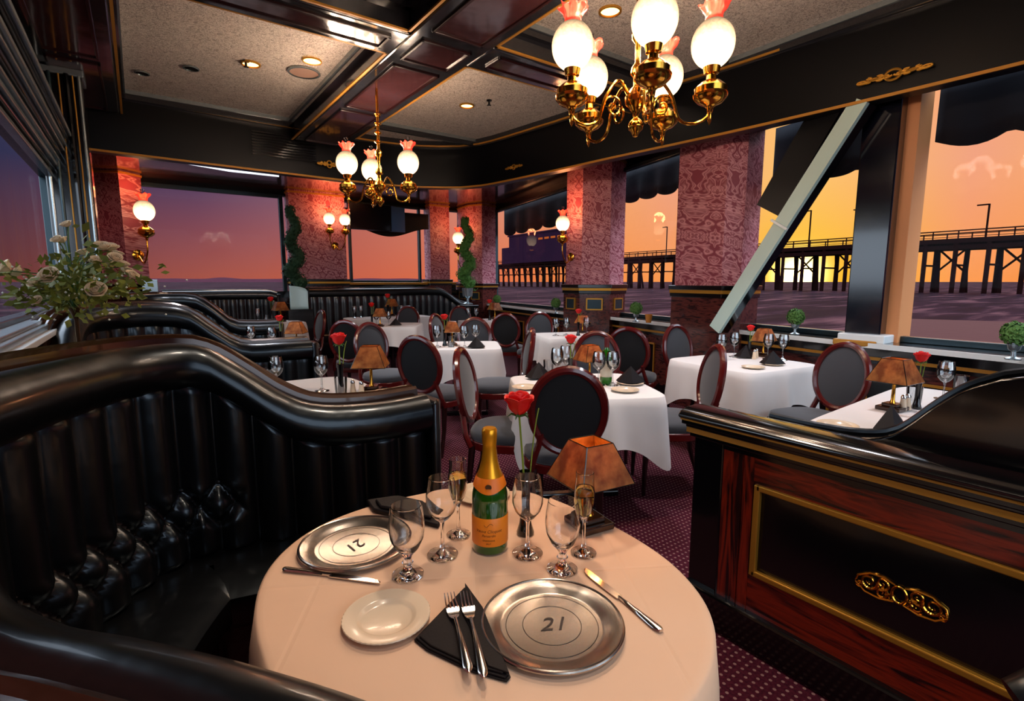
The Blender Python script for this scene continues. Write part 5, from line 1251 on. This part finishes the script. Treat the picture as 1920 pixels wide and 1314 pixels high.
# small items: shakers, napkin tents, side plates
shk = thing('salt_shaker', 'slim pale shaker nearest the amber lamp, second booth', 'shaker', (0, 0, 0), 0, 'shakers')
MB().lathe([(0, 0), (0.017, 0.0), (0.018, 0.01), (0.013, 0.05), (0.012, 0.062), (0, 0.062)], 14).build('body', china, shk, smooth=True)
MB().lathe([(0.0125, 0.062), (0.013, 0.07), (0.008, 0.082), (0, 0.084)], 14).build('top', steel, shk, smooth=True)
put(shk, 678, 740)
for px, py, lab in [(662, 738, 'second pale shaker left of the amber lamp, second booth'), (1082, 714, 'pale shaker beside the vase on the centre table'), (1692, 770, 'amber-topped shaker on the divider booth table'), (1700, 768, 'pale shaker right of its twin on the divider booth table'), (1418, 671, 'shaker beside the lamp on the brace table'), (1414, 673, 'second shaker beside the lamp on the brace table')]:
    put(dup(shk, lab, (0, 0, 0)), px, py)
def tent(first=[None]):
    t_ = thing('napkin_tent', 'template', 'napkin', (0, 0, 0), 0, 'tented dark napkins')
    mb = MB(); a, h = 0.085, 0.10
    for sgn in (1,):
        vs = [(-a, 0.04, 0), (a, 0.04, 0), (0, 0.0, h), (-a, -0.04, 0), (a, -0.04, 0), (0, -0.065, 0.0), (0, 0.0, h)]
        mb.add(vs, [(0, 1, 2), (3, 5, 2), (5, 4, 2), (0, 2, 3), (1, 4, 2)])
    mb.build('folded_cloth', napk, t_, solid=0.003)
    return t_
TN = tent(); tf = True
for px, py, rz, lab in [(1182, 715, 0, 'tented dark napkin on the right of the centre table'), (1010, 706, 30, 'tented dark napkin on the left of the centre table'), (1448, 681, 0, 'tented dark napkin on the front of the brace table'), (1338, 664, 20, 'dark napkin at the left edge of the brace table'), (893, 650, 0, 'tented dark napkin on the mid-room table'), (742, 609, 0, 'tented dark napkin on the table before the far banquette'), (1668, 800, 40, 'dark napkin standing on the divider booth table edge'), (1398, 668, 10, 'small dark napkin behind the brace table vase')]:
    o = TN if tf else dup(TN, lab, (0, 0, 0)); tf = False; o['label'] = lab; put(o, px, py, TZ + 0.012, -YAW + math.radians(rz))
for px, py, lab in [(1182, 720, 'white plate under the right napkin of the centre table'), (1172, 733, 'white side plate at the front of the centre table'), (985, 728, 'white side plate at the left edge of the centre table'), (1448, 684, 'plate under the tented napkin on the brace table'), (1412, 690, 'white side plate on the front edge of the brace table'), (1570, 800, 'white side plate on the divider booth table'), (520, 738, 'plate at the left of the second booth table'), (893, 651, 'plate under the napkin on the mid-room table')]:
    o = dup(bp_, lab, (0, 0, 0)); put(o, px, py)
# red wine bottle + glass of red wine on centre table
q = at(1136, 718, TZ); wb = thing('wine_bottle', 'green wine bottle with cream label on the centre table', 'bottle', (q.x, q.y, TZ))
MB().lathe([(0, 0), (0.036, 0), (0.038, 0.01), (0.038, 0.17), (0.03, 0.2), (0.015, 0.225), (0.0135, 0.29), (0, 0.291)], 24).build('bottle_body', mat('wine_bottle_green', (40, 120, 20), 0.1, coat=1.0, trans=0.3), wb, smooth=True)
MB().lathe([(0.0386, 0.045), (0.039, 0.046), (0.039, 0.15), (0.0386, 0.151)], 24, caps=False).build('paper_label', mat('cream_paper', (214, 200, 175), 0.7), wb, smooth=True)
MB().lathe([(0.0155, 0.235), (0.0155, 0.296), (0, 0.297)], 16).build('foil_capsule', mat('dark_red_foil', (96, 20, 18), 0.4), wb, smooth=True)
rw = dup(BG, 'glass of red wine left of the wine bottle', (0, 0, 0), 0, 'glasses on the background tables'); put(rw, 1122, 722)
MB().lathe([(0.0, 0.097), (0.026, 0.112), (0.034, 0.132), (0.033, 0.145), (0, 0.145)], 18).build('wine', mat('red_wine', (70, 4, 10), 0.1), rw, smooth=True)

# ================================================================== PLANTS
def ball_topiary(label, px, py, R=0.075, first=[None]):
    p = at(px, py, SILL + 0.03)
    if first[0] is None:
        t_ = thing('ball_topiary', label, 'plant', (p.x, p.y, SILL + 0.03), 0, 'ball topiaries along the window sill'); first[0] = t_
        MB().lathe([(0, 0), (0.04, 0.0), (0.042, 0.008), (0.015, 0.02), (0.012, 0.05), (0.03, 0.065), (0.038, 0.10), (0.034, 0.10), (0, 0.08)], 18).build('footed_pot', silver, t_, smooth=True)
        mb = MB(); random.seed(3)
        for i in range(420):
            d = Vector((random.gauss(0, 1), random.gauss(0, 1), random.gauss(0, 1))).normalized(); c = Vector((0, 0, 0.165)) + d * R * random.uniform(0.8, 1.05); t = d.orthogonal().normalized(); b = d.cross(t); r_ = random.uniform(0.012, 0.018)
            t = (t * math.cos(i) + b * math.sin(i)); b = d.cross(t); mb.add([c - t * r_, c + b * r_ * 0.6 + d * 0.006, c + t * r_, c - b * r_ * 0.6 + d * 0.006], [(0, 1, 2, 3)])
        mb.lathe([(0, 0.165 - R * 0.85), (R * 0.6, 0.165 - R * 0.6), (R * 0.85, 0.165), (R * 0.6, 0.165 + R * 0.6), (0, 0.165 + R * 0.85)], 14)
        mb.build('foliage', mat('topiary_green', (92, 134, 66), 0.8), t_)
        return t_
    return dup(first[0], label, (p.x, p.y, SILL + 0.03))
for px, py, lab in [(1490, 627, 'round green topiary on the sill below the setting sun'), (1192, 603, 'round topiary on the sill of the narrow window'), (1042, 588, 'round topiary on the sill left of the middle pillar'), (932, 577, 'round topiary on the sill beneath the pier building'), (1899, 674, 'round pale topiary on the sill at the right edge')]:
    ball_topiary(lab, px, py)
def spiral(label, loc, H, R, m_, pot_z):
    t_ = thing('spiral_topiary', label, 'plant', loc)
    mb = MB(); random.seed(9); n = int(H * 1500)
    core = [Vector((R * 0.5 * math.cos(t * 16) * (1 - t * 0.6), R * 0.55 * math.sin(t * 16) * (1 - t * 0.6), pot_z + 0.05 + H * t)) for t in [i / 70 for i in range(71)]]
    mb.tube(core, [R * (0.56 - 0.28 * i / 70) * (1 + 0.22 * math.sin(i * 1.3)) for i in range(71)], 9)
    for i in range(n):
        t = random.random(); c = core[int(t * 70)]; d = Vector((random.gauss(0, 1), random.gauss(0, 1), random.gauss(0, 1))).normalized(); c = c + d * R * (0.66 - 0.3 * t) * (1 + 0.22 * math.sin(int(t * 70) * 1.3)) * random.uniform(0.9, 1.2)
        q_ = d.orthogonal().normalized(); b = d.cross(q_); r_ = 0.03; mb.add([c - q_ * r_, c + b * r_ * 0.7, c + q_ * r_, c - b * r_ * 0.7], [(0, 1, 2, 3)])
    mb.build('foliage', m_, t_)
    MB().lathe([(0, 0), (0.11, 0.0), (0.11, 0.02), (0.03, 0.05), (0.03, 0.12), (0.10, 0.17), (0.12, pot_z), (0.10, pot_z), (0, pot_z - 0.02)], 20).build('pot', silver, t_, smooth=True)
    return t_
q = aty(568, 530, 9.75)
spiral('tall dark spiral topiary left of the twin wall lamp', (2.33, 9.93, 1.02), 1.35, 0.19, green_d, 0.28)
st1 = MB().box((2.33, 9.93, 0.51), (0.3, 0.3, 1.0)).build('plant_stand', lacquer, bevel=0.01); tag(st1, 'black plant stand under the left spiral topiary', 'stand')
spiral('green spiral topiary in a silver urn beside the far corner', (5.55, 9.25, 0.93), 1.35, 0.19, mat('bright_green_topiary', (86, 140, 62), 0.8), 0.34)  # foliage in a lighter green than the left topiary
st2 = MB().box((5.55, 9.25, 0.46), (0.34, 0.34, 0.92)).build('plant_stand', lacquer, bevel=0.01); tag(st2, 'black plant stand under the right spiral topiary', 'stand')
# flower arrangement on tall thin stand behind the front booth
q = atd(148, 642, 2.15)
vs_ = thing('flower_stand', 'thin bronze trumpet vase behind the front booth back', 'vase', (q.x, q.y, 0.0))
MB().lathe([(0, 0), (0.09, 0.0), (0.09, 0.01), (0.012, 0.03), (0.007, 0.3), (0.006, 1.28), (0.012, 1.30), (0.02, 1.32), (0.0, 1.32)], 14).build('vase_body', mat('antique_bronze', (90, 66, 44), 0.35, metal=0.7), vs_, smooth=True)
fa = thing('flower_arrangement', 'spray of ivory roses and green leaves on the thin stand', 'flowers', (q.x, q.y, 1.31))
random.seed(21)
CR = RT; UZ = Vector((0, 0, 1)); DP = Vector((FW.x, FW.y, 0)).normalized()
def fpos(px, py, dd=0.0):
    v = atd(px, py, 2.15 + dd) ; return v - Vector((q.x, q.y, 1.31))
for px, py, s_, dd in [(100, 523, 1.0, -0.08), (182, 549, 0.95, -0.12), (20, 508, 0.95, 0.05), (205, 470, 0.9, 0.05), (235, 512, 0.8, 0.1), (128, 425, 0.6, 0.05), (110, 453, 0.55, 0.0), (180, 492, 0.6, -0.05), (205, 498, 0.6, 0.08), (160, 478, 0.7, 0.1), (245, 520, 0.7, 0.0), (68, 533, 0.6, -0.05), (75, 565, 0.5, -0.1), (220, 480, 0.6, 0.12), (192, 468, 0.8, 0.0), (215, 488, 0.7, -0.05), (228, 500, 0.7, 0.05), (40, 515, 0.8, 0.08), (120, 455, 0.6, 0.08), (172, 492, 0.6, 0.1)]:
    c = fpos(px, py, dd); ob = petal_rose(fa, (0, 0, 0), 0.78 * s_, ivory, 0.6)
    ob.location = c; dr = Vector((c.x * 0.8, c.y * 0.8, 0.12)) - DP * 0.10; ob.rotation_euler = dr.to_track_quat('Z', 'Y').to_euler()
    MB().tube(catmull([(0, 0, -0.0), (c.x * 0.35, c.y * 0.35, c.z * 0.75 + 0.01), tuple(c)], 0.03), 0.0018, 5).build('flower_stem', green, fa)
mb = MB()
for i in range(760):
    t = random.random(); px = random.gauss(140, 55); py = 560 + random.gauss(0, 20) + abs(px - 140) * (-0.22) - (random.random() ** 3) * 110 * max(0, 1 - abs(px - 150) / 90)
    c = fpos(px, min(py, 598), random.uniform(-0.16, 0.16)); L = random.uniform(0.02, 0.042)
    d = Vector((c.x, c.y, random.uniform(-0.3, 0.3) * 0.4)) + Vector((random.gauss(0, 0.08), random.gauss(0, 0.08), random.gauss(0, 0.06)))
    d.normalize(); s2 = d.cross(UZ).normalized(); up_ = s2.cross(d); s2 = s2 * math.cos(i) + up_ * math.sin(i)
    mb.add([c, c + d * L * 0.5 + s2 * L * 0.28, c + d * L, c + d * L * 0.5 - s2 * L * 0.28], [(0, 1, 2, 3)])
mb.build('leaves', mat('arrangement_leaf', (112, 122, 40), 0.6), fa)
mb = MB()
for i in range(90):
    px = random.gauss(140, 60); py = 540 + random.gauss(0, 22); c = fpos(px, py, random.uniform(-0.15, 0.15)); mb.lathe([(0, -0.004), (0.004, 0), (0, 0.004)], 5, c)
mb.build('white_filler_flowers', mat('filler_white', (225, 230, 215), 0.7), fa)['kind'] = 'stuff'

# ================================================================== MISC
q = aty(708, 408, 10.1)
tv = thing('hanging_television', 'black television hanging in the far square window', 'television', (4.0, 10.15, q.z))
MB().box((-0.15, 0, 0), (0.85, 0.10, 0.50)).build('housing', lacquer, tv, bevel=0.01)
MB().box((-0.22, -0.052, 0), (0.70, 0.01, 0.44)).build('screen', mat('tv_screen', (16, 18, 24), 0.15), tv)
MB().prism([(0.28, -0.05), (0.62, 0.05), (0.28, 0.1)], -0.25, 0.25).build('side_bracket', mat('tv_side', (60, 100, 150), 0.3), tv)
MB().tube([(0, 0, 0.25), (0, 0, ZP - q.z)], 0.02, 8).build('mount', lacquer, tv)
vl = tag(MB().grid(lambda u, v: (3.42 + 1.85 * u, 10.42, 2.86 - v * (0.32 + 0.2 * math.sin(PI * u) ** 2)), 30, 4).build('window_valance', fabric_b, smooth=True, solid=0.02), 'black valance above the far square window', 'valance')
sb_ = tag(MB().box((*aty(282, 545, 10.2)[:2], 1.30), (0.22, 0.2, 0.26)).build('silver_ice_box', silver, bevel=0.01), 'small silver box on the sill left of the purple window', 'box')
q = atd(562, 600, 8.9)
gp = tag(MB().grid(lambda u, v: (2.08 + 0.30 * u, 9.35 + 0.02 * math.sin(u * 3), 0.93 + v * (0.30 + 0.10 * math.sqrt(max(0, 1 - u * u)))), 14, 8).build('frosted_glass_screen', mat('pale_cyan_panel', (205, 240, 240), 0.2), smooth=True, solid=0.012), 'pale cyan curved panel standing for window light between the two far banquettes', 'screen')  # added pale panel in place of a patch of bright window light
gs = tag(MB().box((2.23, 9.35, 0.465), (0.42, 0.14, 0.93)).build('panel_pedestal', lacquer, bevel=0.01), 'black pedestal carrying the pale cyan panel', 'pedestal')
cup = at(1257, 607, SILL + 0.03); cp = thing('candle_cup', 'small amber candle cup on the sill beside the broad pillar', 'candle holder', (4.95, 4.03, SILL + 0.03))
MB().lathe([(0, 0), (0.03, 0.0), (0.035, 0.02), (0.045, 0.10), (0.04, 0.10), (0, 0.03)], 16).build('cup', mat('amber_glass', (190, 120, 50), 0.2), cp, smooth=True)

ls = thing('ceiling_glow_strip', 'long white glowing strip under the lowered ceiling before the purple window', 'added ceiling light', (0.95, 8.9, 3.085))
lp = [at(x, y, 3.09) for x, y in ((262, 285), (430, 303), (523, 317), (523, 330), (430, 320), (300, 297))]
MB().prism([(v.x - 0.95, v.y - 8.9) for v in lp], -0.01, 0.01).build('strip_sheet', emis('glow_strip_white', (235, 240, 255), 1.6), ls)  # emissive sheet added in the outline of a bright band
